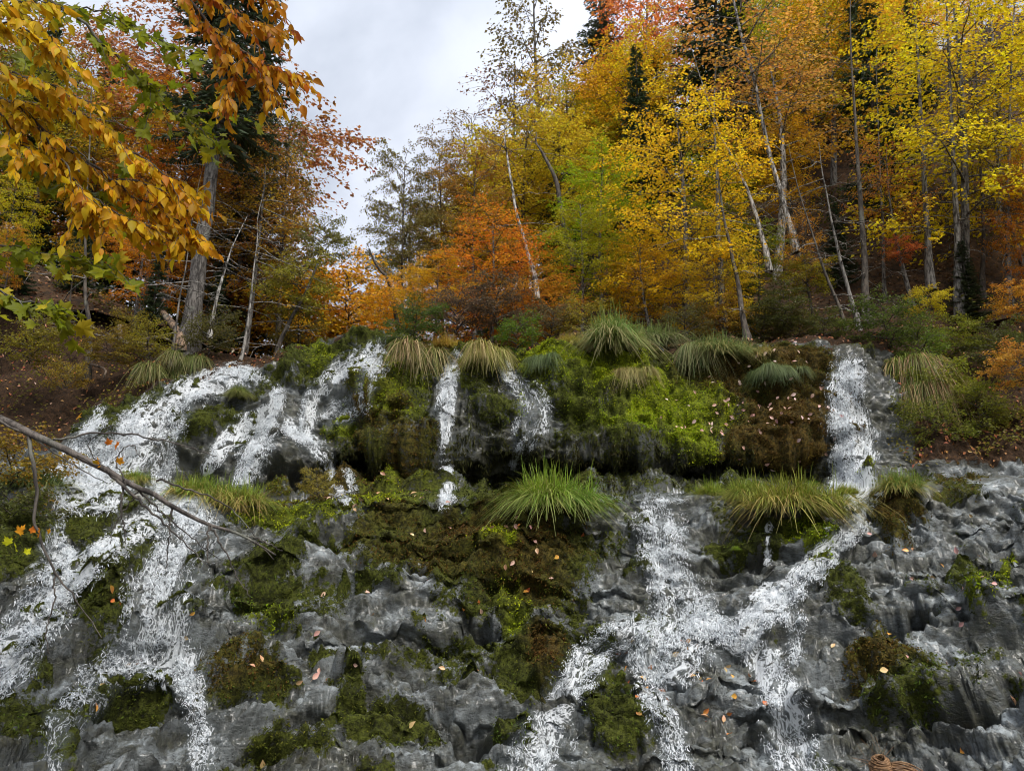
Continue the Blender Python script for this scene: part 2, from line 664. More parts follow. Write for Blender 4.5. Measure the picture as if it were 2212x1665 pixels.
ctr = sm(pxs, 600, 900) * (1 - sm(pxs, 1700, 1850))       # overhanging middle of the upper tier
lefts = 1 - sm(pxs, 380, 620)
rows = []
H = L_py - T_py


def addrow(py, Y):
    rows.append(P(pxs, py, Y))


x8 = P(pxs, np.full(COLS, 760.), np.full(COLS, 18.))[:, 0]
for yy, dz in ((19.2, -.8), (18.2, -.02)):
    xx = P(pxs, np.full(COLS, 760.), np.full(COLS, yy))[:, 0]
    rows.append(np.stack([xx, np.full(COLS, yy), terr(xx, yy) + dz], -1))
xx = P(pxs, np.full(COLS, 760.), np.full(COLS, 17.))[:, 0]
zT = P(pxs, T_py, T_Y)[:, 2]
rows.append(np.stack([xx, np.maximum(T_Y + .7, 16.9), .55 * zT + .45 * terr(xx, 18.2) + .1], -1))
addrow(T_py, T_Y)
addrow(T_py + .12 * H, T_Y - .35)
addrow(T_py + .42 * H, T_Y - .9 - .25 * ctr)
addrow(T_py + .66 * H, T_Y - 1.25 - .15 * ctr + .05 * lefts)
foot_Y = T_Y - 1.75 + 1.25 * ctr
addrow(T_py + .93 * H, foot_Y)
zl = P(pxs, L_py, L_Y)[:, 2]
xf = P(pxs, L_py, np.minimum(foot_Y, L_Y + 1.0))[:, 0]
rows.append(np.stack([xf, np.minimum(foot_Y - .15, L_Y + 1.3), zl + .10], -1))
addrow(L_py - 3, L_Y + .12)
for dpy, dY in ((28, -.10), (120, -.75), (215, -1.45), (330, -2.0), (430, -2.7), (530, -3.15), (630, -3.6), (900, -4.2)):
    addrow(L_py + dpy * (1 + 0 * pxs), L_Y + dY)
R = np.stack(rows)                                           # rows x cols x 3
seg = np.linalg.norm(np.diff(R[:, 160:900:40], axis=0), axis=2).mean(1)
wt = np.array([.35, .5, .8] + [1.25] * (len(rows) - 4))[:len(seg)]
wt[-1] = .35
cum = np.concatenate([[0], np.cumsum(seg * wt)])
ROWS = 520
u = np.linspace(0, cum[-1], ROWS)
idx = np.clip(np.searchsorted(cum, u, side='right') - 1, 0, len(seg) - 1)
fr = ((u - cum[idx]) / (cum[idx + 1] - cum[idx]))[:, None, None]
B = R[idx] * (1 - fr) + R[idx + 1] * fr
ker = np.hanning(15)[1:-1]
ker /= ker.sum()
Bp = np.pad(B, ((6, 6), (0, 0), (0, 0)), mode='edge')
B = sum(ker[k] * Bp[k:k + ROWS] for k in range(13))


def normals(G):
    du = np.gradient(G, axis=1)
    dv = np.gradient(G, axis=0)
    return nrm(np.cross(du, dv) * -1)


Nn = normals(B)
FLIP = -1.0 if Nn[..., 1].mean() > 0 else 1.0
Nn = Nn * FLIP
PX, PY = proj(B)
lower = sm(PY, L_py[None] - 6, L_py[None] + 30)              # 1 on the lower tier
face = sm(PY, T_py[None] - 4, T_py[None] + 10) * (B[..., 1] < 16.9)
bank = np.clip((1 - sm(PX, 260, 420)) * (1 - sm(PY, T_py[None] - 8, T_py[None] + 14)) + sm(PX, 1900, 2010) * (1 - sm(PY, L_py[None] - 45, L_py[None] - 15)), 0, 1)
w1 = (fbm(B, 1.1, 3, 31) - .5)
w2 = (fbm(B, 1.1, 3, 77) - .5)
w3, w4 = fbm(B, 4.5, 3, 33) - .5, fbm(B, 4.5, 3, 79) - .5
qx, qy = PX + 95 * w1 + 70 * w3, PY + 70 * w2 + 60 * w4                          # warped surface coordinates for marks on the rock


def blobs(lst, warp=True, soft=.55):
    X, Yq = (qx, qy) if warp else (PX, PY)
    r = np.zeros(PX.shape)
    for b in lst:
        cx, cy, rx, ry = b[:4]
        s = b[4] if len(b) > 4 else 1.0
        a = math.radians(b[5]) if len(b) > 5 else 0
        dx, dy = X - cx, Yq - cy
        ex, ey = dx * math.cos(a) + dy * math.sin(a), -dx * math.sin(a) + dy * math.cos(a)
        d = np.sqrt((ex / rx) ** 2 + (ey / ry) ** 2)
        r = np.maximum(r, s * (1 - sm(d, 1 - soft, 1 + soft)))
    return r


D = np.zeros(PX.shape)
D += (fbm(B, .55, 3, 1) - .5) * .55
bil = lambda s, seed: 1 - np.abs(2 * vn(B, s, seed) - 1)
D += (bil((1.2, 1.2, 2.0), 2) - .5) * .20
D += (bil((2.6, 2.6, 4.2), 3) - .5) * .18 * (1 - .4 * bank)
D += face * (1 - lower) * (fbm(B, 1.0, 3, 4) - .5) * .75
# drapery flutes on the upper tier
D += face * (1 - lower) * ((bil((3.4, 2, .55), 8) - .5) * .16 + (bil((7, 4, 1.2), 9) - .5) * .07)
# bedding: stepped treads with undercut lips, pushed straight out of the face
OUT = np.zeros(PX.shape)
FRAY = .05 * (fbm(B, (5, 5, 3), 4, 27) - .5)


def steps(h, A, wf, wamp, seed, lo, hi):
    zz_ = B[..., 2] / h + wamp * (fbm(B, wf, 3, seed) - .5) + FRAY / h
    f_ = zz_ - np.floor(zz_)
    row_amp = .5 + vn(np.stack([B[..., 0] * .9, np.floor(zz_) * 3.7, 0 * f_], -1), 1.0, seed + 7)
    return A * row_amp * (1 - f_) * sm(f_, 0, .16) * sm(fbm(B, 1.0, 2, seed + 3), lo, hi)


OUT += lower * steps(.52, .15, (.4, .4, .3), 2.2, 21, .36, .58)
OUT += (.3 + .7 * lower) * (1 - .8 * bank) * steps(.21, .10, (.7, .7, .6), 3.0, 22, .38, .58)
OUT += (.35 + .65 * lower) * (1 - .8 * bank) * steps(.095, .055, (1.4, 1.4, 1.2), 3.2, 23, .38, .58)


def ledge(tab, A, wu, wd):
    xs = [a for a, b in tab]
    pl = np.interp(PX, xs, [b for a, b in tab]) + 26 * w1
    e = sm(PX, xs[0] - 10, xs[0] + 60) * (1 - sm(PX, xs[-1] - 60, xs[-1] + 10))
    d = pl - PY
    return e * A * np.where(d > 0, np.exp(-np.abs(d) / wu) * sm(d, -8, 18), -.75 * np.exp(-np.abs(d) / wd) * sm(-d, -4, 20))


for tab, A, wu, wd in (
        ([(-80, 1440), (150, 1440), (330, 1408), (500, 1425)], .34, 45, 60),
        ([(470, 1292), (640, 1284), (790, 1305)], .26, 45, 70),
        ([(1060, 1405), (1300, 1388), (1480, 1425), (1650, 1415), (1850, 1408), (2000, 1388), (2300, 1340)], .22, 50, 70),
        ([(1680, 1565), (1950, 1548), (2300, 1560)], .3, 45, 60),
        ([(1490, 1150), (1650, 1140), (1790, 1152)], .24, 35, 60),
        ([(400, 1480), (620, 1455), (820, 1520)], .26, 45, 60),
        ([(480, 1580), (800, 1535), (1100, 1548), (1280, 1535)], .26, 45, 70),
        ([(640, 1180), (900, 1150), (1200, 1170)], .16, 40, 40),
        ([(1850, 1230), (2050, 1200), (2300, 1190)], .2, 40, 50),
        ([(620, 1420), (900, 1385), (1100, 1400)], .2, 40, 40),
        ([(380, 960), (560, 915), (680, 935)], .2, 40, 70),
        ([(600, 850), (760, 880), (860, 860)], .18, 30, 40)):
    D += ledge(tab, A, wu, wd)
D += .34 * blobs([(1110, 1210, 150, 100)]) + .40 * blobs([(860, 930, 85, 80)]) + .26 * blobs([(1200, 1440, 60, 55)])
D += .24 * blobs([(1290, 840, 150, 60), (590, 990, 80, 36), (540, 870, 60, 26), (1940, 1120, 50, 52), (2130, 1332, 42, 24), (550, 1490, 90, 30), (700, 1040, 60, 30), (230, 1310, 40, 90)])
CAVE = blobs([(1945, 1362, 62, 26), (1040, 1378, 34, 16), (2080, 1552, 100, 18), (620, 1612, 90, 20), (1010, 1612, 60, 30), (1180, 1505, 70, 24), (860, 1472, 70, 14), (1600, 1215, 60, 16), (280, 1542, 70, 30), (1320, 1505, 40, 16), (1720, 1580, 60, 16), (560, 1312, 80, 14), (1640, 1170, 90, 10)], warp=False, soft=.4)
D -= .8 * blobs([(1945, 1362, 62, 26), (800, 1020, 80, 34), (640, 1050, 60, 20)], soft=.35) + .25 * CAVE
D -= .34 * blobs([(1040, 1378, 34, 16), (2080, 1550, 90, 18), (620, 1610, 80, 22), (1010, 1610, 50, 40), (1180, 1510, 60, 24), (860, 1470, 60, 14), (1850, 1480, 60, 30), (280, 1540, 70, 30), (1000, 1240, 30, 12), (2180, 1520, 40, 30), (1290, 1040, 140, 26), (420, 1010, 50, 30)], soft=.4)

# surface marks (moss, film, soil, painted shade)
n_m = fbm(B, 1.7, 4, 51)
n_f = fbm(B, 1.3, 4, 61)
bright = blobs([(1270, 795, 90, 40), (1340, 850, 120, 45), (1430, 915, 130, 40), (1500, 870, 60, 30, .8), (1190, 795, 50, 24), (585, 1112, 75, 26), (670, 1135, 60, 20, .8),
                (1745, 1190, 45, 55, .85, -50), (1080, 1230, 38, 30), (1128, 1362, 38, 28), (1090, 1312, 26, 26, .9), (1130, 1322, 24, 18), (2130, 1338, 42, 26, .55), (905, 810, 50, 30, .6),
                (880, 870, 60, 50, .55), (885, 1035, 50, 12, .6), (830, 1100, 80, 26, .5), (970, 785, 26, 34, .9), (1900, 1075, 40, 10, .5), (700, 790, 50, 20, .5), (560, 1390, 50, 22, .3),
                (745, 925, 30, 30, .7), (1505, 950, 50, 40, .8), (1010, 840, 20, 50, .5), (1130, 900, 14, 70, .6), (2170, 1230, 20, 40, .6), (240, 1210, 40, 16, .35)])
brown = blobs([(835, 900, 60, 60, .8), (860, 1000, 90, 70, .7), (1935, 1120, 55, 60, 1), (1650, 830, 150, 60, .9), (1700, 930, 150, 90, 1), (1195, 1440, 40, 45, 1), (1130, 1230, 120, 80, .7),
               (980, 1230, 110, 70, .5), (840, 1180, 90, 60, .4), (760, 1065, 110, 20, .9), (1020, 1180, 60, 30, .8), (1500, 830, 60, 30, .4), (520, 1480, 100, 40, .7), (2060, 1060, 60, 14, .6), (700, 1090, 200, 14, .5), (1900, 1450, 80, 50, .7), (1180, 1120, 100, 30, .6)])
moss = blobs([(1100, 1230, 190, 120, 1), (900, 1180, 160, 80, .9), (570, 1275, 70, 36, 1), (570, 1350, 75, 45, 1), (220, 1320, 50, 100, 1), (270, 1190, 60, 36, 1), (160, 1130, 70, 40, .9), (40, 1180, 90, 80, 1),
              (60, 1560, 110, 90, .8), (250, 1520, 100, 60, .8), (530, 1490, 120, 50, .8), (640, 1600, 120, 50, .7), (850, 1580, 70, 60, .8), (800, 1100, 150, 26, .9), (1160, 1100, 160, 30, .8), (1660, 1170, 140, 26, .9),
              (1740, 1110, 120, 22, .8), (1830, 1300, 40, 70, .7), (1940, 1500, 130, 80, .6), (1510, 1330, 40, 20, .4), (1370, 1480, 50, 26, .8), (1360, 1560, 70, 50, .9), (2100, 1250, 60, 40, .6), (1300, 1430, 60, 70, .7),
              (270, 900, 110, 40, .85, -40), (440, 920, 90, 26, .7, -30), (700, 790, 120, 24, 1, -15), (1180, 1440, 90, 60, 1), (1090, 1480, 60, 40, .9), (700, 1180, 70, 20, .7), (600, 1150, 60, 30, .6), (960, 1420, 160, 24, .6), (2100, 1460, 60, 50, .5), (690, 1330, 70, 40, .6)])
upper_c = face * (1 - lower) * sm(PX, 690, 800) * (1 - sm(PX, 1740, 1790))
moss = np.maximum(moss, upper_c * (.62 + .5 * (n_m - .4)))
moss = np.maximum(moss, .62 * face * (1 - lower) * sm(n_m, .45, .7))
moss = np.maximum(moss, lower * .8 * sm(.55 * n_m + .45 * fbm(B, 4.2, 3, 58), .51, .66) * (1 - .45 * sm(PX, 1250, 1500)))
moss = np.clip(np.maximum(moss, np.maximum(bright * 1.2, brown)), 0, 1.1)
wetrock = blobs([(985, 900, 30, 160, 1), (1130, 860, 40, 60, .7), (1170, 950, 50, 90, .8), (1080, 1000, 60, 60, .6), (900, 1040, 160, 20, .5), (1790, 1000, 40, 60, 1), (1910, 960, 70, 110, 1)])
moss = moss * (1 - .75 * wetrock)
shade_paint = blobs([(1380, 1030, 360, 50, .95), (800, 1025, 100, 46, .9), (1080, 1000, 120, 70, .6)]) * (1 - lower)  # dark mossy band, overhang shade painted in by thinning moss and film
moss = moss * (1 - .62 * shade_paint)
bright, brown = bright * (1 - shade_paint), brown * (1 - .5 * shade_paint)
film = blobs([(760, 1250, 90, 90), (690, 1340, 60, 60, .9), (760, 1410, 110, 40, .9), (1620, 1260, 170, 50, .9), (1340, 1260, 90, 70, .9), (2040, 1230, 200, 110, 1), (2060, 1420, 190, 70, 1), (1660, 1520, 300, 150, .55), (400, 1480, 90, 60, .8),
              (700, 1560, 160, 30, .8), (900, 1500, 200, 50, .8), (1000, 1640, 220, 40, 1), (700, 1150, 90, 60, .8), (300, 1080, 220, 24, 1), (1500, 1085, 240, 24, 1), (2120, 1070, 160, 50, 1), (600, 860, 160, 60, .6), (760, 810, 60, 40, .8), (1170, 940, 50, 90, .5),
              (1910, 960, 60, 100, .4), (200, 1470, 200, 40, .6), (480, 1630, 120, 40, .6)])
film = np.clip(np.maximum(film, .75 * lower * sm(n_f, .38, .56)) + .24 * lower, 0, 1)
film *= (1 - .9 * shade_paint) * (1 - .85 * CAVE)  # pale film cut in caves and overhang band, painting in their shade
soil = np.clip(bank * 1.1 + (1 - face) * (1 - lower) * .9 * (PY < T_py[None] + 5), 0, 1)
soil *= (1 - blobs([(1910, 960, 60, 110)], warp=False))
# moss relief: soft cushions
puff = (bil(7.5, 71) ** .7 * .6 + bil(15, 72) ** .7 * .4)
mm = sm(moss, .35, .6)
D += mm * (.04 + .11 * (puff - .4) + .13 * (bil(3.6, 75) - .5)) * (1 - .4 * soil)
D += (1 - .5 * mm) * (bil((7, 7, 12), 73) - .5) * .085
D += (fbm(B, (9, 9, 15), 4, 74, .62) - .5) * (.10 + .02 * lower) * (1 - .5 * bank)
lipz = np.exp(-((PY - L_py[None]) / 20) ** 2) * (B[..., 1] < L_Y[None] + 1.5)
D *= 1 - .7 * lipz
OUT *= 1 - .6 * lipz
Bw = B + (np.stack([fbm(B, 2.1, 2, 431), fbm(B, 2.1, 2, 432), fbm(B, 2.1, 2, 433)], -1) - .5) * .35
f1, f2, idv = worley(Bw, (.95, .95, 5.6), 441)                # broken, bedded blocks
blk = (idv - .5) * .17 - .09 * (1 - sm(f2 - f1, .0, .14))
f1, f2, idv = worley(Bw, (2.3, 2.3, 13), 442)
blk += (idv - .5) * .06 - .04 * (1 - sm(f2 - f1, .0, .16))
D += blk * (.25 + .75 * lower) * (1 - .55 * mm) * (1 - .7 * bank) * (1 - .7 * lipz)
G = B + Nn * D[..., None]
G[..., 1] -= OUT
keep_top = sm(np.arange(ROWS) / ROWS, 0, .02)[:, None, None]
G = B * (1 - keep_top) + G * keep_top
GN = normals(G) * FLIP
tread = sm(blur(GN[..., 2], 5), .38, .75)
film = film * (.45 + .55 * tread)  # paler on sky-facing treads where water lies; sky light painted into it too
bright = bright * (.25 + .75 * sm(fbm(B, 2.3, 3, 95), .38, .55))
brown = np.clip(brown * (.35 + .75 * sm(fbm(B, 1.8, 3, 96), .35, .6)), 0, 1)
rock_me = make_mesh('rock_face', G.reshape(-1, 3), gridfaces(ROWS, COLS), [M_ROCK])
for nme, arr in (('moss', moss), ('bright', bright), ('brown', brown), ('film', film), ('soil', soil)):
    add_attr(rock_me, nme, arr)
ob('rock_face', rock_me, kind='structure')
VX, VY = proj(G)


def on_rock(px, py):
    """front-most rock vertex near a photograph position"""
    d = np.hypot(VX - px, VY - py)
    cand = d < 9
    if not cand.any():
        k = np.unravel_index(np.argmin(d), d.shape)
        return k
    Yd = np.where(cand, G[..., 1], 1e9)
    return np.unravel_index(np.argmin(Yd), d.shape)


# ------------------------------------------------------------------ white water, each fall and chute a sheet over the rock
STREAMS = [
    ('white chute sliding down the far left of the upper tier', .86, [(560, 822, 26), (500, 818, 34), (440, 832, 40), (370, 872, 46), (300, 940, 58), (240, 1000, 66), (190, 1050, 74)]),
    ('thin side chute beside the dirt bank on the left', .52, [(228, 868, 16), (185, 935, 26), (140, 1010, 36), (110, 1050, 40)]),
    ('streaky run at the right edge of the left chute', .50, [(410, 862, 30), (370, 950, 34), (340, 1045, 34)]),
    ('lacy fall spilling left over the dark hump', .72, [(598, 838, 16), (580, 890, 26), (520, 930, 34), (478, 975, 26), (452, 1010, 18)]),
    ('broken veil falling in front of the dark hump', .64, [(590, 900, 40), (560, 950, 46), (540, 1000, 40), (525, 1035, 26)]),
    ('chute curving right off the dark hump', .66, [(610, 905, 24), (670, 955, 24), (715, 1000, 28), (735, 1055, 34)]),
    ('long chute running down left from the highest lip', .72, [(820, 738, 20), (800, 770, 26), (740, 798, 26), (695, 838, 24), (665, 885, 24), (660, 945, 20)]),
    ('faint trickles below the highest lip', .46, [(820, 770, 34), (800, 820, 30), (770, 880, 40), (720, 900, 40)]),
    ('narrow plunge in the middle of the mossy upper tier', .82, [(986, 768, 16), (975, 810, 22), (966, 880, 21), (965, 960, 16), (967, 1040, 14), (968, 1080, 22)]),
    ('faint veil right of the middle plunge', .5, [(1086, 772, 14), (1105, 820, 24), (1150, 865, 40), (1150, 930, 42), (1120, 1000, 30)]),
    ('broad white fall at the right end of the upper tier', .84, [(1838, 775, 26), (1830, 810, 46), (1830, 880, 52), (1840, 960, 54), (1848, 1050, 60)]),
    ('wide white chute leaving the frame at lower left', .80, [(430, 1082, 46), (330, 1125, 34), (240, 1180, 36), (150, 1245, 50), (85, 1320, 66), (30, 1410, 70), (-60, 1490, 60)]),
    ('short fall from the ledge at the left edge', .60, [(128, 1050, 18), (122, 1110, 18), (115, 1170, 34), (130, 1210, 50)]),
    ('tall lacy curtain on the left of the lower tier', .57, [(430, 1085, 60), (410, 1150, 70), (375, 1230, 84), (355, 1320, 96), (345, 1410, 104)]),
    ('thin lace trailing below the left curtain', .42, [(330, 1410, 80), (235, 1450, 50), (165, 1530, 50), (120, 1600, 44), (90, 1690, 40), (70, 1780, 40)]),
    ('frothy strand below the right edge of the left curtain', .56, [(400, 1415, 40), (415, 1500, 38), (432, 1580, 36), (436, 1690, 44), (438, 1780, 44)]),
    ('main white cascade right of the middle', .66, [(1400, 1082, 70), (1425, 1140, 72), (1435, 1210, 62), (1470, 1290, 64), (1470, 1350, 100), (1440, 1420, 90)]),
    ('left arm of the main cascade fanning out below', .62, [(1400, 1345, 46), (1300, 1405, 46), (1235, 1480, 50), (1185, 1570, 62), (1130, 1700, 80), (1100, 1790, 84)]),
    ('middle strand under the main cascade', .50, [(1430, 1410, 50), (1415, 1490, 40), (1445, 1590, 36), (1470, 1700, 40), (1480, 1790, 40)]),
    ('right arm of the main cascade dropping to the frame edge', .66, [(1490, 1330, 46), (1590, 1385, 46), (1655, 1440, 42), (1690, 1520, 56), (1705, 1600, 66), (1730, 1700, 84), (1745, 1790, 86)]),
    ('diagonal chute running down left beside the brown mossy lump', .74, [(1890, 1080, 22), (1835, 1140, 32), (1770, 1205, 34), (1705, 1280, 40), (1640, 1325, 44), (1600, 1380, 40)]),
    ('short drop under the diagonal chute', .52, [(1712, 1285, 34), (1716, 1340, 28), (1718, 1410, 26)]),
    ('dripping thread over the grey ledge', .46, [(1662, 1120, 12), (1658, 1170, 9), (1655, 1215, 9)]),
]
Gs = blur(G, 13)
GsN = normals(Gs) * FLIP
flatS, flatSN = Gs.reshape(-1, 3), GsN.reshape(-1, 3)
AREA = np.linalg.norm(np.cross(np.gradient(G, axis=1), np.gradient(G, axis=0)), axis=-1)
# nearest-surface distance map of the rock, used to let the strands run over it
CELL, OX, OY = 5.0, 300.0, 100.0
DW, DH = int((2212 + 2 * OX) / CELL), int((1665 + 300 + OY) / CELL)
dm = np.full((DH, DW), 1e3)
ci, cj = ((VY + OY) / CELL).astype(int).ravel(), ((VX + OX) / CELL).astype(int).ravel()
okc = (ci >= 0) & (ci < DH) & (cj >= 0) & (cj < DW)
np.minimum.at(dm, (ci[okc], cj[okc]), G[..., 1].ravel()[okc])
for _ in range(4):
    Q = np.pad(dm, 1, mode='edge')
    nb = np.minimum.reduce([Q[1:-1, :-2], Q[1:-1, 2:], Q[:-2, 1:-1], Q[2:, 1:-1]])
    dm = np.where(dm > 900, nb, dm)
dms = blur(dm, 5)


def depth_at(px, py):
    fx = np.clip((px + OX) / CELL - .5, 0, DW - 2)
    fy = np.clip((py + OY) / CELL - .5, 0, DH - 2)
    i, j = fy.astype(int), fx.astype(int)
    a, b = fy - i, fx - j
    return dms[i, j] * (1 - a) * (1 - b) + dms[i + 1, j] * a * (1 - b) + dms[i, j + 1] * (1 - a) * b + dms[i + 1, j + 1] * a * b


flat = G.reshape(-1, 3)
flatN = GN.reshape(-1, 3)
rockfaces = gridfaces(ROWS, COLS)
edge_n = (fbm(B, 4.5, 3, 91) - .5)
for k, (lab, dens, poly) in enumerate(STREAMS):
    c = curve_pts(poly, 40)
    c[:, 2] *= .86
    best = np.full(PX.shape, 1e9)
    al = np.zeros(PX.shape)
    ac = np.zeros(PX.shape)
    run = 0.0
    bx0, bx1, by0, by1 = c[:, 0].min() - 170, c[:, 0].max() + 170, c[:, 1].min() - 60, c[:, 1].max() + 60
    sel = (VX > bx0) & (VX < bx1) & (VY > by0) & (VY < by1)
    sx, sy = VX[sel] + 18 * w1[sel], VY[sel]
    bb, aa, cc = best[sel], al[sel], ac[sel]
    for a, b in zip(c[:-1], c[1:]):
        d = b[:2] - a[:2]
        ln = np.hypot(*d)
        t = np.clip(((sx - a[0]) * d[0] + (sy - a[1]) * d[1]) / (ln * ln + 1e-9), 0, 1)
        qx_, qy_ = a[0] + t * d[0], a[1] + t * d[1]
        dist = np.hypot(sx - qx_, sy - qy_)
        wd = a[2] + (b[2] - a[2]) * t
        rel = dist / wd
        m_ = rel < bb
        bb = np.where(m_, rel, bb)
        aa = np.where(m_, run + t * ln, aa)
        side = np.sign((sx - qx_) * d[1] - (sy - qy_) * d[0])
        cc = np.where(m_, side * dist, cc)
        run += ln
    mk = np.zeros(PX.shape)
    endf = sm(aa, -1, 22) * 1.0
    mk[sel] = np.clip(1.25 - bb + .9 * edge_n[sel], 0, 1) * (.25 + .75 * endf) * (bb < 1.5)
    al[sel], ac[sel] = aa, cc
    mk *= (B[..., 1] < 17.2)
    fm = mk.ravel()[rockfaces].max(1) > .03
    F = rockfaces[fm]
    used, inv = np.unique(F, return_inverse=True)
    mk_ = mk.ravel()[used]
    sc_ = flat[used, 1] / FOC                                 # metres per photograph unit there
    fl3 = np.stack([ac.ravel()[used] * sc_ + 3.7 * k, al.ravel()[used] * sc_, 0 * sc_], -1)
    off = .028 + .0007 * k
    V = flatS[used] + flatSN[used] * off
    me = make_mesh('waterfall', V, inv.reshape(F.shape), [M_WATER])
    at = me.attributes.new('flow', 'FLOAT_VECTOR', 'POINT')
    at.data.foreach_set('vector', fl3.astype(np.float32).ravel())
    add_attr(me, 'mask', mk_)
    add_attr(me, 'dens', np.full(len(used), dens))
    o = ob('waterfall', me, kind='structure')
    o['label'] = lab
    # strands of broken water
    aw, cw = al * (B[..., 1] / FOC), ac * (B[..., 1] / FOC)
    q3 = np.stack([cw + 3.7 * k, aw, 0 * aw], -1)
    clm = fbm(q3, (9, 1.5, 1), 3, 500 + k)
    clm2 = fbm(q3, (3, 2.2, 1), 2, 600 + k)
    wgt = AREA * np.clip(mk, 0, 1) ** 1.2 * (mk > .12) * sm(clm + .6 * (clm2 - .5), .66 - .34 * dens, .82 - .30 * dens)
    area = (AREA * (mk > .35)).sum()
    wgt = wgt.ravel()
    n = int(min(26000, area * 4200 * dens ** 1.3))
    if n < 20 or wgt.sum() <= 0:
        continue
    pick = rng.choice(wgt.size, n, p=wgt / wgt.sum())
    x0, y0 = VX.ravel()[pick] + rng.normal(0, 2, n), VY.ravel()[pick] + rng.normal(0, 2, n)
    dirp = np.gradient(c[:, :2], axis=0)
    dirp /= np.linalg.norm(dirp, axis=1, keepdims=True)
    nst = 4
    ppm = FOC / flat[pick, 1]
    L = np.clip(rng.exponential(.015, n) + .008, .008, .10) * ppm
    seg_ = np.stack([x0, y0], -1)
    pts = []
    wig = rng.normal(0, 1, n)
    for q in range(nst):
        pts.append(seg_)
        near = np.argmin((seg_[:, 0:1] - c[None, :, 0]) ** 2 + (seg_[:, 1:2] - c[None, :, 1]) ** 2, axis=1)
        d_ = dirp[near].copy()
        d_[:, 1] += .35
        pr = np.stack([seg_[:, 0] / 26, seg_[:, 1] / 26, 0 * x0 + k], -1)
        tn = (vn(pr, 1.6, 71) - .5) * 1.6 + (vn(pr, 4.5, 72) - .5) * 2.6 + .7 * wig
        d_ = nrm(d_)
        dd = d_ + np.stack([d_[:, 1], -d_[:, 0]], -1) * tn[:, None]
        seg_ = seg_ + nrm(dd) * (L / (nst - 1))[:, None]
    pts = np.stack(pts, 1)
    lift = rng.uniform(.03, .07, n)[:, None] + .02 * np.sin(np.linspace(0, 3.1, nst))[None]
    Yd = depth_at(pts[..., 0], pts[..., 1])
    good = (np.ptp(Yd, axis=1) < .55) & (Yd.max(1) < 17.4)
    pts, Yd, lift = pts[good], Yd[good], lift[good]
    W3 = P(pts[..., 0], pts[..., 1], Yd - lift)
    m_ = len(W3)
    tang = nrm(np.gradient(W3, axis=1))
    sdv = nrm(np.cross(tang, np.array([0, -.8, .6]) + rng.normal(0, .45, (m_, 1, 3))))
    tt = np.linspace(0, 1, nst)
    wd_ = (.0015 + rng.exponential(.0014, m_))[:, None] * (np.sin(math.pi * (.08 + .84 * tt)) ** .7)[None]
    VV = np.stack([W3 - sdv * wd_[..., None], W3 + sdv * wd_[..., None]], 2).reshape(-1, 3)
    bq = (np.arange(m_) * nst * 2)[:, None] + (np.arange(nst - 1) * 2)[None]
    FF = np.stack([bq, bq + 1, bq + 3, bq + 2], -1).reshape(-1, 4)
    ob('foam', make_mesh('foam', VV, FF, [M_FOAM]), o, kind='stuff')

# ------------------------------------------------------------------ tree kit
def gauss(n, s=1.0):
    return rng.normal(0, s, (n, 3))


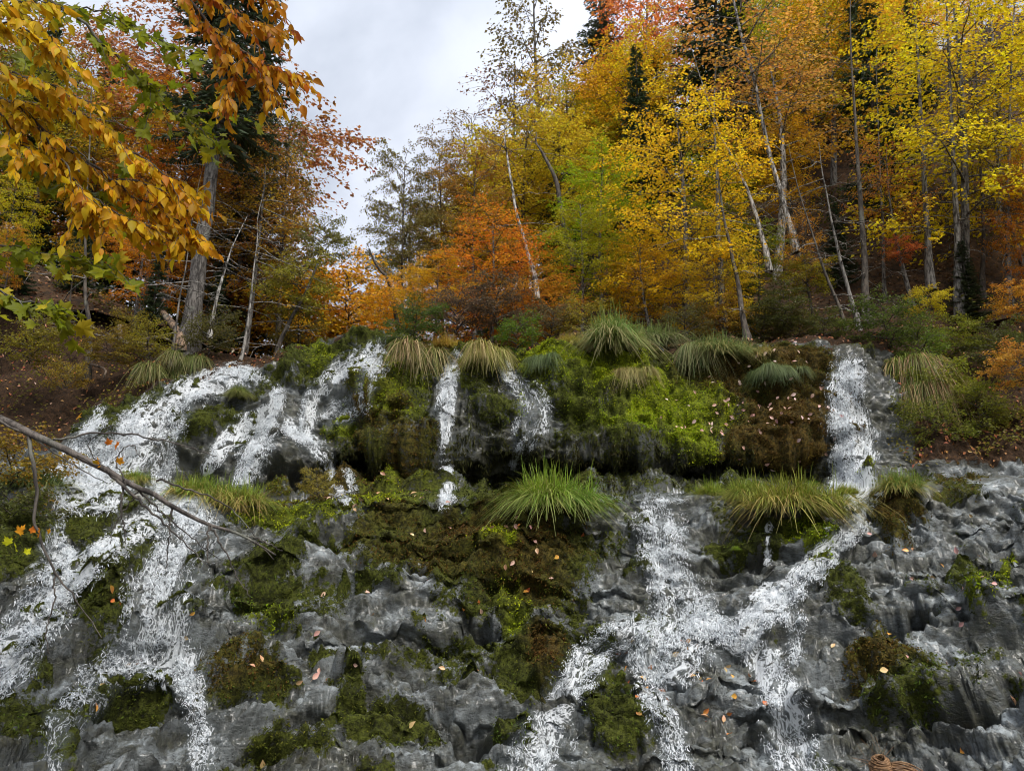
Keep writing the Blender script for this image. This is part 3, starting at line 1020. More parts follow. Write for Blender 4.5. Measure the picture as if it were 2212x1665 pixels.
def deciduous(H, c0, Rr, nl, seed, leaf=.105, up=.3, dens=1.0, flatness=.6):
    """branches mesh and crown mesh for one tree form (trunk is built apart)"""
    global rng
    keep, rng = rng, np.random.default_rng(seed)
    br, LB, LD, LN = [], [], [], []
    bend = rng.uniform(-.35, .35, 2)
    axis = lambda h: np.array([bend[0] * math.sin(h / H * 2.2), bend[1] * math.sin(h / H * 2.6), h])
    for i in range(nl):
        f = (i + .5) / nl
        h = c0 + (H * .97 - c0) * f ** .92
        az = i * 2.39996 + rng.normal(0, .35)
        prof = (math.sin(math.pi * (.19 + .70 * f)) ** .7) * rng.uniform(.6, 1.15)
        r = Rr * max(.22, prof)
        p0 = axis(h)
        dh = np.array([math.cos(az), math.sin(az), 0])
        n = 7
        t = np.linspace(0, 1, n)[:, None]
        rise = up * (1 - .2 * f) + .55 * f * f
        pts = p0 + dh * r * t + np.array([0, 0, 1]) * r * (rise * t - .22 * t * t) + gauss(n, .05) * t
        br.append((pts, np.linspace(.030 * (1 - .75 * f) + .007, .004, n)))
        ns = max(5, int(15 * r / Rr))
        for s in range(ns):
            ts = .22 + .78 * (s + rng.random()) / ns
            j = min(n - 2, int(ts * (n - 1)))
            q = pts[j] + (pts[j + 1] - pts[j]) * (ts * (n - 1) - j)
            a2 = az + (1 if s % 2 else -1) * rng.uniform(.45, 1.1)
            ln = r * (.50 - .25 * ts) * rng.uniform(.7, 1.25) + .22
            d2 = np.array([math.cos(a2), math.sin(a2), rng.normal(.10, .2)])
            tt = np.linspace(0, 1, 4)[:, None]
            sp = q + d2 * ln * tt - np.array([0, 0, .16 * ln]) * tt ** 2
            br.append((sp, np.linspace(.006, .002, 4)))
            m = max(5, int(ln / .029 * dens))
            tl = np.sort(rng.random(m)) * .95 + .05
            bp = q + d2 * ln * tl[:, None] - np.array([0, 0, .16 * ln]) * (tl ** 2)[:, None] + gauss(m, .06)
            sgn = np.where(np.arange(m) % 2 == 0, 1, -1)
            al = a2 + sgn * rng.uniform(.3, 1.3, m)
            LB.append(bp)
            LD.append(np.stack([np.cos(al), np.sin(al), rng.normal(-.30, .32, m)], -1))
            nn = gauss(m, flatness)
            nn[:, 2] += 1
            LN.append(nn)
    LB, LD, LN = np.concatenate(LB), np.concatenate(LD), np.concatenate(LN)
    ls = leaf * rng.uniform(.65, 1.2, len(LB))
    V, F = leaves(LB, LD, LN, ls, ls * .66)
    crown = make_mesh('crown', V, F, [M_LEAF], smooth=False)
    V, F = tubes(br, 4)
    bme = make_mesh('branches', V, F, [M_BARK])
    V, F = tubes([(np.array([axis(h) for h in np.linspace(-.4, H * .97, 12)]), np.linspace(.13, .018, 12) * H / 9)], 8)
    tme = make_mesh('trunk', V, F, [M_BARK])
    rng = keep
    return dict(trunk=tme, branches=bme, crown=crown, H=H, R=Rr)


def conifer(H, Rr, seed, c0=.6, gap=.26, sparse=1.0):
    global rng
    keep, rng = rng, np.random.default_rng(seed)
    br, LB, LD, LN, LL = [], [], [], [], []
    h = c0
    while h < H * .985:
        f = (h - c0) / (H - c0)
        for k in range(rng.integers(4, 7)):
            if rng.random() > sparse:
                continue
            az = rng.uniform(0, 6.283)
            L = (Rr * (1 - f) ** .8 + .12) * rng.uniform(.65, 1.1)
            n = 6
            t = np.linspace(0, 1, n)[:, None]
            dh = np.array([math.cos(az), math.sin(az), 0])
            drop = .12 + .30 * (1 - f)
            pts = np.array([0, 0, h + rng.normal(0, .05)]) + dh * L * t + np.array([0, 0, 1]) * L * (-drop * t + .28 * t ** 3 * (1 - f * .5))
            br.append((pts, np.linspace(.02 * (1 - f) + .006, .004, n)))
            m = max(10, int(L / .022))
            tl = rng.uniform(.12, 1, m)
            jj = np.minimum((tl * (n - 1)).astype(int), n - 2)
            q = pts[jj] + (pts[jj + 1] - pts[jj]) * (tl * (n - 1) - jj)[:, None]
            al = az + np.where(np.arange(m) % 2 == 0, 1, -1) * rng.uniform(.25, 1.15, m)
            LB.append(q + gauss(m, .02))
            LD.append(np.stack([np.cos(al), np.sin(al), rng.normal(-.22, .25, m)], -1))
            nn = gauss(m, .5)
            nn[:, 2] += 1
            LN.append(nn)
            LL.append((.10 + .30 * L / max(Rr, 1) * (1 - tl) + .05) * rng.uniform(.7, 1.3, m))
        h += gap * rng.uniform(.7, 1.25) * (1 - .35 * f)
    LB, LD, LN, LL = map(np.concatenate, (LB, LD, LN, LL))
    V, F = leaves(LB, LD, LN, LL, .034 + .03 * rng.random(len(LL)))
    crown = make_mesh('crown', V, F, [M_NEEDLE], smooth=False)
    V, F = tubes(br, 4)
    bme = make_mesh('branches', V, F, [M_BARK])
    V, F = tubes([(np.array([(0, 0, z) for z in np.linspace(-.4, H, 10)]), np.linspace(.15, .012, 10) * H / 11)], 8)
    tme = make_mesh('trunk', V, F, [M_BARK])
    rng = keep
    return dict(trunk=tme, branches=bme, crown=crown, H=H, R=Rr)


DEC = [deciduous(9, 1.6, 2.5, 44, 101), deciduous(9, 2.2, 2.2, 40, 102, up=.45), deciduous(9, 1.2, 2.9, 46, 103, up=.2), deciduous(9, 2.6, 2.0, 38, 104, up=.6),
       deciduous(9, 1.5, 2.4, 42, 105, up=.35, flatness=.4), deciduous(9, 3.6, 1.9, 24, 106, up=.5, dens=.6)]
SPARSE = [deciduous(9, 2.0, 1.3, 26, 111, up=.75, dens=.5, leaf=.12), deciduous(9, 1.6, 1.8, 24, 112, up=.9, dens=.38, leaf=.11)]
CON = [conifer(11, 2.3, 121), conifer(11, 2.0, 122, gap=.3, sparse=.9), conifer(11, 1.5, 123, gap=.24)]
LOW = [deciduous(2.0, .25, 1.3, 18, 131, leaf=.10, up=.45), deciduous(1.6, .15, 1.1, 16, 132, leaf=.085, up=.7), deciduous(2.4, .4, 1.6, 18, 133, leaf=.11, up=.25, flatness=.4)]

YEL, LIME, GRN = (.78, .58, .02), (.52, .54, .016), (.20, .27, .015)
GOLD, ORG, RUST = (.72, .40, .018), (.70, .27, .02), (.50, .15, .03)
OLV, TAN, RED = (.20, .17, .02), (.55, .32, .06), (.45, .07, .03)
SPR, SPR2 = (.040, .070, .026), (.055, .080, .035)
WHITE, GREY, BRN = (.42, .40, .37), (.20, .185, .165), (.10, .08, .06)


def tree(form, px, top_py, Y, col, label, wide=1.0, bark=GREY, group=None, name='deciduous_tree', cat='tree', tilt=None, crown_only=False, base_z=None):
    p = P(px, top_py, Y)
    x, zt = float(p[0]), float(p[2])
    z0 = float(terr(x, Y)) if base_z is None else base_z
    s = max((zt - z0) / form['H'], .18)
    wide = wide * (1.12 if name == 'deciduous_tree' else 1)
    o = thing(name, label, cat, (x, Y, z0), group, rz=random.uniform(0, 6.28), sc=(s * wide, s * wide, s))
    tl = tilt if tilt else (random.gauss(0, .03), random.gauss(0, .03))
    o.rotation_euler[0], o.rotation_euler[1] = tl
    if not crown_only:
        ob('trunk', form['trunk'], o, color=bark)
    ob('branches', form['branches'], o, color=bark)
    c = ob('crown', form['crown'], o, color=tuple(v * random.uniform(.92, 1.08) for v in col), kind='stuff')
    return o


RG, LG, DG = 'trees on the right hillside', 'trees on the left slope', 'distant trees in the gap'
SPG = 'spruces on the slopes'
# right hillside, front to back
T = [
    (DEC[0], 885, 340, 22.5, (.19, .15, .025), 'dark olive tree with ragged crown at the edge of the sky gap', .56, BRN, RG),
    (DEC[2], 965, 300, 23.5, (.24, .17, .03), 'dark brown green tree rising behind the olive tree at the gap', .5, BRN, RG),
    (DEC[1], 905, 455, 24, (.26, .22, .03), 'small olive brown tree lowest on the right side of the gap', .9, BRN, RG),
    (DEC[0], 1030, 330, 23, (.46, .22, .03), 'rusty brown tree behind the dark olive tree', .75, GREY, RG),
    (DEC[2], 1060, 465, 18.6, ORG, 'bright orange tree above the middle plunge', 1.15, GREY, RG),
    (DEC[4], 945, 560, 18.2, (.60, .36, .015), 'low yellow tree at the top of the mossy wall', 1.3, GREY, RG),
    (DEC[2], 900, 600, 19.5, GOLD, 'low golden tree beside the gap above the highest lip', 1.4, GREY, RG),
    (DEC[1], 1120, 250, 24, (.60, .42, .03), 'dull golden tree with a forked dark trunk', 1.15, BRN, RG),
    (DEC[4], 1215, 150, 27, (.66, .38, .02), 'golden brown tree under the thin aspen top', 1.0, GREY, RG),
    (DEC[0], 1330, 120, 27, (.72, .44, .02), 'golden tree left of the tall dark spruce', 1.0, GREY, RG),
    (DEC[1], 1395, -60, 29, (.70, .26, .06), 'orange pink tree at the top edge left of the tall spruce', .95, GREY, RG),
    (DEC[4], 1290, 330, 20.5, (.36, .44, .012), 'lime green tree in the middle of the right hillside', 1.0, GREY, RG),
    (DEC[0], 1250, 430, 18.8, (.38, .40, .012), 'yellow green young tree above the two hanging grass tussocks', .9, GREY, RG),
    (DEC[2], 1455, 215, 18.4, YEL, 'big bright yellow tree in the middle of the right hillside', 1.05, GREY, RG),
    (DEC[4], 1400, 500, 17.9, (.62, .42, .015), 'low yellow tree behind the biggest tussock on the wall', 1.2, GREY, RG),
    (DEC[2], 1530, 510, 17.8, (.64, .46, .02), 'spreading yellow tree with sprays over the dark hollow', 1.15, GREY, RG),
    (DEC[5], 1640, 110, 20.5, TAN, 'orange tan tree around the leaning white birch', 1.3, WHITE, RG),
    (DEC[0], 1760, -20, 23, (.68, .44, .02), 'yellow tree between the two dark spruces', 1.0, GREY, RG),
    (DEC[1], 1700, 250, 21, GOLD, 'golden tree right of the leaning birch', 1.0, GREY, RG),
    (DEC[2], 1990, -40, 18.5, (.76, .62, .02), 'large lemon yellow tree at the top right', .95, GREY, RG),
    (DEC[5], 2090, 60, 20, (.72, .54, .02), 'yellow tree behind the lemon yellow tree', 1.2, GREY, RG),
    (DEC[5], 1930, 310, 18.5, (.58, .30, .05), 'small orange tan tree under the lemon yellow crown', .95, GREY, RG),
    (DEC[5], 2165, 210, 18.2, (.56, .38, .015), 'golden tree at the right edge of the photo', 1.0, GREY, RG),
    (DEC[4], 2200, 330, 17.3, (.58, .24, .02), 'orange tree low at the right edge', .8, GREY, RG),
    (DEC[0], 1560, 300, 22, (.50, .50, .02), 'green yellow tree behind the big bright yellow tree', 1.0, GREY, RG),
    (DEC[4], 1620, 480, 18.8, (.24, .28, .02), 'green understorey tree right of the yellow tree', .9, BRN, RG),
    (DEC[5], 1740, 470, 18.2, (.60, .32, .03), 'orange yellow sapling over the dark hollow', .9, BRN, RG),
    (DEC[0], 1150, 570, 18.1, (.52, .24, .02), 'low rust orange tree behind the middle tussocks', 1.4, GREY, RG),
    (DEC[1], 1060, 320, 26, (.45, .24, .05), 'brownish red tree below the bare birch tops', .9, GREY, RG),
    (DEC[0], 1210, 280, 24, (.60, .46, .02), 'dull yellow tree behind the lime green tree', 1.0, BRN, RG),
    (DEC[5], 2050, 330, 21, (.36, .30, .03), 'thin olive tree among the grey trunks at right', 1.0, GREY, RG),
    (SPARSE[0], 1188, -15, 29, (.22, .16, .05), 'tall thin aspen top standing against the clouds', .8, GREY, RG),
    (SPARSE[1], 1095, 150, 28, (.24, .14, .07), 'sparse leaning birch top with dark leaves against the sky', .85, GREY, RG),
    (SPARSE[1], 1030, 240, 27, (.26, .16, .06), 'nearly bare birch at the left shoulder of the hill', .75, GREY, RG),
    (DEC[2], 2330, 120, 19, (.70, .46, .02), 'golden tree just beyond the right edge', 1.0, GREY, RG),
    (DEC[0], 2470, 60, 18.5, (.62, .40, .02), 'orange gold tree beyond the right edge', 1.0, GREY, RG),
    (DEC[4], 2620, 140, 18, (.50, .46, .02), 'yellow green tree farthest beyond the right edge', 1.0, GREY, RG),
    (DEC[4], 2400, 420, 17.4, (.62, .34, .02), 'low orange tree beyond the right edge', 1.1, GREY, RG),
    # left slope
    (SPARSE[0], 640, 235, 19.5, (.20, .15, .03), 'slender olive brown tree at the left edge of the sky gap', .8, BRN, LG),
    (DEC[3], 575, 330, 20.5, (.30, .20, .02), 'brown green tree behind the slender one at the gap', .8, BRN, LG),
    (DEC[5], 560, 350, 19, (.50, .27, .03), 'thin orange tree right of the big spruce trunk', 1.0, GREY, LG),
    (DEC[2], 320, 440, 17.4, (.64, .30, .015), 'orange gold tree left of the big spruce trunk', 1.0, GREY, LG),
    (DEC[1], 400, 180, 20, (.58, .30, .03), 'orange tree behind the big spruce trunk', 1.0, GREY, LG),
    (DEC[0], 500, 60, 23, (.40, .16, .05), 'purple brown tree at the top behind the hanging orange leaves', 1.1, BRN, LG),
    (DEC[0], 250, 240, 21, (.52, .34, .02), 'golden tree high on the left slope', 1.1, GREY, LG),
    (DEC[1], 120, 130, 20, (.34, .30, .02), 'yellow green tree at the upper left', 1.1, BRN, LG),
    (DEC[4], 30, 390, 16.6, (.50, .42, .015), 'yellow tree at the left edge', .8, BRN, LG),
    (DEC[4], 20, 545, 15.9, (.62, .30, .02), 'small orange yellow tree low at the left edge', .8, BRN, LG),
    (DEC[5], 165, 540, 17.0, (.54, .34, .02), 'golden sapling in front of the dark left slope', .8, BRN, LG),
    (DEC[5], -60, 200, 18, (.40, .34, .02), 'tall yellow green tree cut by the left edge', 1.2, BRN, LG),
    (DEC[2], 720, 668, 25, GOLD, 'golden tree low in the middle of the gap', 1.2, GREY, DG),
    (DEC[4], 640, 650, 24, (.60, .36, .02), 'yellow orange tree low behind the leaning beech', 1.3, GREY, DG),
    (DEC[0], 830, 660, 30, (.58, .28, .02), 'orange tree farthest down the gap', 1.2, GREY, DG),
    (DEC[0], 480, 610, 25, (.60, .38, .02), 'golden tree glowing behind the white sapling', 1.2, GREY, DG),
    (DEC[1], 560, 620, 26, (.55, .33, .02), 'yellow tree seen between the saplings on the left', 1.1, GREY, DG),
]
for form, px, top, Y, col, lab, wd, bark, grp in T:
    tree(form, px, top, Y, col, lab, wd, bark, grp)
# spruces
for form, px, top, Y, lab, wd, col in [
    (CON[0], 1290, -40, 31, 'dark spruce left of the orange crown at the top edge', 1.0, SPR2),
    (CON[0], 1510, -160, 25, 'tall dark spruce at the top right of centre', 1.05, SPR),
    (CON[1], 1850, -130, 21, 'tall dark spruce between the yellow crowns', .8, SPR),
    (CON[2], 1600, 590, 18.6, 'small dark spruce in front of the dark hollow', 1.5, SPR),
    (CON[1], 1800, 420, 19.5, 'dark spruce in the hollow above the right fall', 1.2, SPR),
    (CON[1], 1190, 560, 20, 'dark spruce half hidden behind the lime green tree', 1.0, SPR),
    (CON[0], 1420, 100, 27, 'broad dark spruce behind the big yellow tree', .9, SPR),
    (CON[0], 2130, 380, 22, 'dark spruce behind the trunks at the right edge', 1.0, SPR),
    (CON[1], 1960, 240, 24, 'dark spruce behind the lemon yellow tree', 1.0, SPR),
    (CON[2], 2090, 640, 17.8, 'young spruce with thin branches right of the right fall', 1.7, (.04, .06, .02)),
    (CON[2], 1250, 170, 30, 'pointed small spruce on the skyline', .9, SPR2),
    (CON[0], 190, 400, 18.5, 'dark spruce on the left slope behind the maple leaves', 1.1, SPR),
    (CON[1], 60, 470, 17.5, 'dark spruce at the left edge under the yellow leaves', 1.1, SPR),
    (CON[0], 560, 40, 20.5, 'spruce with drooping boughs left of the sky gap', .75, SPR2),
    (CON[2], 475, 620, 18.5, 'small dark spruce behind the white sapling', 1.3, SPR),
    (CON[1], 290, 320, 22, 'dark spruce high behind the golden leaves', 1.0, SPR),
    (CON[2], 330, 660, 17, 'little spruce beside the fallen log on the left bank', 1.2, SPR2),
    (CON[1], 1660, 300, 25, 'dark spruce behind the leaning white birch', 1.0, SPR),
    (CON[1], 1060, 520, 23, 'dark spruce showing behind the bright orange tree', .8, SPR),
]:
    tree(form, px, top, Y, col, lab, wd, BRN, SPG, name='spruce_tree')
# background ranks that close the slope
MARKS = [(1100, 'the bare birch tops'), (1250, 'the lime green tree'), (1400, 'the big bright yellow tree'), (1530, 'the tall dark spruce'), (1660, 'the leaning white birch'), (1820, 'the narrow dark spruce'), (1990, 'the lemon yellow crown'), (2120, 'the grey spotted trunks'), (2300, 'the golden tree at the right edge')]
MARKL = [(-100, 'the leaves at the left edge'), (80, 'the hanging golden beech leaves'), (250, 'the green maple leaves'), (400, 'the orange gold tree'), (520, 'the big spruce trunk')]
HOW = {24: 'just', 27.5: 'farther up', 31.5: 'high up', 36: 'very high up', 42: 'on the ridge', 20.5: 'just', 28: 'high up', 33: 'on the ridge'}
CNAME = {GOLD: 'golden', YEL: 'yellow', ORG: 'orange', OLV: 'olive', (.62, .52, .02): 'lemon yellow', (.66, .36, .02): 'orange gold', (.48, .46, .02): 'yellow green', (.45, .2, .04): 'rust brown'}


def hid(kind, px, Y, marks, col=None):
    mk_ = min(marks, key=lambda q: abs(q[0] - px))[1]
    return ('%s %s half hidden %s behind %s' % (CNAME.get(col, 'dark') if kind == 'tree' else 'dark', kind, HOW[Y], mk_))


k = 0
for Y in (24, 27.5, 31.5, 36, 42):
    for px in np.arange(1080, 2900, 150):
        px_ = px + random.uniform(-60, 60)
        x = float(P(px_, 500, Y)[0])
        z0 = float(terr(x, Y))
        hgt = random.uniform(6.5, 9.5)
        q = proj(np.array([x, Y, z0 + hgt]))
        skyl = np.interp(q[0], [840, 1000, 1100, 1240, 1330, 1430], [560, 400, 330, 230, 130, -100])
        if q[1] < skyl:
            hgt *= .7
            q = proj(np.array([x, Y, z0 + hgt]))
            if q[1] < skyl or hgt < 3:
                continue
        if q[1] < -700:
            continue
        if random.random() < .45:
            tree(random.choice(CON), px_, float(q[1]), Y, SPR, hid('spruce', px_, Y, MARKS), 1.0, BRN, 'half hidden spruces on the right hillside', name='spruce_tree')
        else:
            cc = random.choice((GOLD, (.62, .52, .02), YEL, (.48, .46, .02), (.48, .46, .02)))
            tree(random.choice(DEC[:5]), px_, float(q[1]), Y, cc, hid('tree', px_, Y, MARKS, cc), 1.0, GREY, 'half hidden trees on the right hillside')
for Y in (20.5, 24, 28, 33):
    for px in np.arange(-200, 560, 170):
        px_ = px + random.uniform(-60, 60)
        x = float(P(px_, 500, Y)[0])
        z0 = float(terr(x, Y))
        q = proj(np.array([x, Y, z0 + random.uniform(6, 9)]))
        if random.random() < .5:
            tree(random.choice(CON), px_, float(q[1]), Y, SPR, hid('spruce', px_, Y, MARKL), 1.0, BRN, 'half hidden spruces on the left slope', name='spruce_tree')
        else:
            cc = random.choice((GOLD, ORG, OLV, (.45, .2, .04)))
            tree(random.choice(DEC[:5]), px_, float(q[1]), Y, cc, hid('tree', px_, Y, MARKL, cc), 1.0, GREY, 'half hidden trees on the left slope')


# trees whose trunks stand out
def trunk_tree(label, path, r0, r1, bark, name='deciduous_tree', crowns=(), boughs=(), group=None, sides=9, twigs=0, foliage=None):
    pts = np.array([P(*p) for p in path])
    c = curve_pts(pts, 30)
    b = c[0].copy()
    b[2] -= .3
    o = thing(name, label, 'tree', tuple(b), group)
    n = len(c)
    rad = r0 + (r1 - r0) * np.linspace(0, 1, n) ** .8
    rad[:4] *= np.array([1.5, 1.28, 1.12, 1.04])
    c2 = c + (vn(c, 1.3, 5)[:, None] - .5) * .06
    c2[0] = b
    V, F = tubes([(c2 - b, rad)], sides)
    ob('trunk', make_mesh('trunk', V, F, [M_BARK]), o, color=bark)
    br = []
    for k in range(twigs):
        t = random.uniform(.12, .98)
        q = c[int(t * (n - 1))] - b
        az = random.uniform(0, 6.28)
        L = random.uniform(.6, 1.7)
        d = np.array([math.cos(az), math.sin(az), random.uniform(-.35, .25)])
        tt = np.linspace(0, 1, 7)[:, None]
        pp = q + d * L * tt + gauss(7, .045) * tt + np.array([0, 0, -.25 * L]) * tt ** 2
        br.append((pp, np.linspace(.014, .003, 7)))
        for m in range(3):
            i = random.randint(2, 5)
            a2 = az + random.choice((-1, 1)) * random.uniform(.4, 1)
            d2 = np.array([math.cos(a2), math.sin(a2), random.uniform(-.3, .3)]) * L * .4
            br.append((pp[i] + d2 * np.linspace(0, 1, 4)[:, None] + gauss(4, .02), np.linspace(.006, .002, 4)))
    if br:
        V, F = tubes(br, 4)
        ob('dead_twigs', make_mesh('dead_twigs', V, F, [M_BARK]), o, color=(.30, .28, .25), kind='stuff')
    for form, (px, py, Y), s, col in crowns:
        q = P(px, py, Y) - b
        cr = ob('crown', form['crown'], o, color=col, kind='stuff')
        cr.location = tuple(q)
        cr.scale = s if hasattr(s, '__len__') else (s, s, s)
        bb = ob('branches', form['branches'], o, color=bark)
        bb.location, bb.scale = cr.location, cr.scale
    return o


trunk_tree('big spruce trunk standing on the left bank above the chute', [(408, 752, 16.6), (425, 600, 16.7), (447, 440, 16.8), (468, 250, 16.9), (485, 60, 17), (500, -160, 17.1)], .19, .10, (.15, .135, .12), 'spruce_tree',
           crowns=[(CON[1], (478, 330, 16.9), (.85, .85, .75), SPR2)], twigs=34)
trunk_tree('leaning white birch on the right hillside', [(1716, 520, 18.5), (1690, 430, 18.6), (1655, 300, 18.8), (1625, 160, 19), (1592, 40, 19.2), (1575, -60, 19.4), (1560, -250, 19.6)], .07, .02, (.42, .40, .37), 'birch_tree',
           crowns=[(SPARSE[1], (1655, 330, 18.8), (1.1, 1.1, .65), (.62, .32, .06))], twigs=26)
trunk_tree('shorter pale birch leaning left under the tall birch', [(1660, 560, 18.2), (1625, 440, 18.4), (1590, 360, 18.5), (1560, 300, 18.6), (1520, 190, 18.8), (1490, 100, 19)], .06, .006, (.45, .42, .38), 'birch_tree', twigs=14)
for i, (lab, path, r, bk) in enumerate([
    ('grey spotted trunk standing at right under the lemon yellow crown', [(2008, 600, 18.2), (2000, 450, 18.3), (1992, 300, 18.4), (1982, 120, 18.6)], .085, GREY),
    ('grey trunk left of the spotted trunk above the right fall', [(1872, 690, 17.6), (1866, 560, 17.7), (1858, 420, 17.8), (1850, 300, 18)], .09, BRN),
    ('dark grey trunk right of the spotted trunk', [(2072, 660, 17.8), (2068, 520, 17.9), (2062, 400, 18), (2055, 240, 18.2)], .10, GREY),
    ('slim trunk leaning left just above the right fall', [(1852, 690, 17), (1835, 640, 17.1), (1815, 560, 17.2), (1800, 490, 17.3)], .06, GREY),
    ('slim dark trunk leaning left over the hollow', [(1830, 720, 16.8), (1810, 660, 16.9), (1785, 600, 17), (1760, 520, 17.2)], .05, BRN),
    ('thin pale trunk between the two thick grey trunks', [(1912, 650, 18.8), (1908, 560, 18.9), (1905, 450, 19), (1900, 340, 19.2)], .05, GREY),
    ('thin trunk near the right edge', [(2120, 620, 18.5), (2125, 500, 18.6), (2118, 360, 18.7)], .06, BRN),
    ('thin upright trunk close to the right edge of the photo', [(2180, 640, 18), (2176, 480, 18.1), (2180, 320, 18.3)], .07, GREY),
    ('birch trunk leaning through the orange tree', [(1160, 620, 18), (1135, 530, 18.3), (1112, 430, 18.6), (1097, 340, 19), (1094, 318, 19)], .05, (.45, .42, .38)),
    ('dark forked trunk in the dull golden tree', [(1240, 560, 21), (1215, 470, 21.2), (1200, 390, 21.4), (1175, 340, 21.6), (1168, 325, 21.6)], .09, BRN),
    ('grey trunk at the foot of the yellow tree beside the hollow', [(1615, 735, 16.7), (1605, 680, 16.8), (1590, 600, 17), (1575, 520, 17.2)], .08, BRN),
    ('grey trunk behind the biggest tussock', [(1560, 690, 18), (1555, 560, 18.2), (1550, 440, 18.4)], .09, GREY),
    ('dead grey trunk high at the right edge', [(2150, 300, 20), (2145, 160, 20.2), (2140, 40, 20.4)], .09, GREY),
    ('thin dark trunk on the left bank', [(192, 790, 15.6), (190, 690, 15.7), (186, 610, 15.8), (188, 480, 16)], .055, BRN),
    ('white birch sapling right of the big spruce trunk', [(455, 702, 17.2), (470, 640, 17.2), (485, 590, 17.3), (497, 555, 17.3)], .045, (.5, .48, .44)),
    ('thin straight sapling above the top of the left chute', [(518, 790, 16.3), (528, 730, 16.4), (540, 670, 16.5), (546, 600, 16.6)], .04, (.3, .28, .25)),
    ('bent sapling in front of the big spruce trunk', [(372, 760, 16), (382, 700, 16), (390, 640, 16), (402, 560, 16.1)], .028, GREY),
]):
    (ax_, ay_, aY), (bx_, by_, bY) = path[-2], path[-1]
    path = path + [(bx_ + (bx_ - ax_) * 1.3, by_ + (by_ - ay_) * 1.3, bY + .2), (bx_ + (bx_ - ax_) * 2.6 + 8, by_ + (by_ - ay_) * 2.6, bY + .5)]
    trunk_tree(lab, path, r, r * .12, bk, twigs=14)
trunk_tree('small leaning beech with olive leaves at the left edge of the gap', [(592, 790, 17.2), (606, 740, 17.3), (630, 690, 17.4), (655, 640, 17.5), (690, 560, 17.7)], .06, .025, BRN, 'beech_tree',
           crowns=[(LOW[2], (628, 700, 17.4), (.55, .55, .6), (.30, .27, .03)), (LOW[0], (690, 590, 17.7), (.42, .42, .6), (.20, .19, .04))], twigs=6)
trunk_tree('bare forked snag leaning over the gap', [(870, 760, 19), (852, 660, 19), (838, 605, 19), (822, 585, 19), (808, 565, 19), (797, 538, 19)], .06, .02, (.08, .065, .05), 'dead_tree', twigs=3)
trunk_tree('fallen log lying against the big spruce trunk', [(395, 730, 16.4), (372, 700, 16.8), (345, 672, 17.2)], .09, .07, (.30, .20, .13), 'fallen_log')

# ------------------------------------------------------------------ low growth
def shrub(form, px, py, Y, s, col, label, name='shrub', cat='shrub', on=None):
    p = P(px, py, Y)
    o = thing(name, label, cat, tuple(p), None, rz=random.uniform(0, 6.28), sc=s)
    ob('stems', form['branches'], o, color=BRN)
    ob('foliage', form['crown'], o, color=col, kind='stuff')
    return o


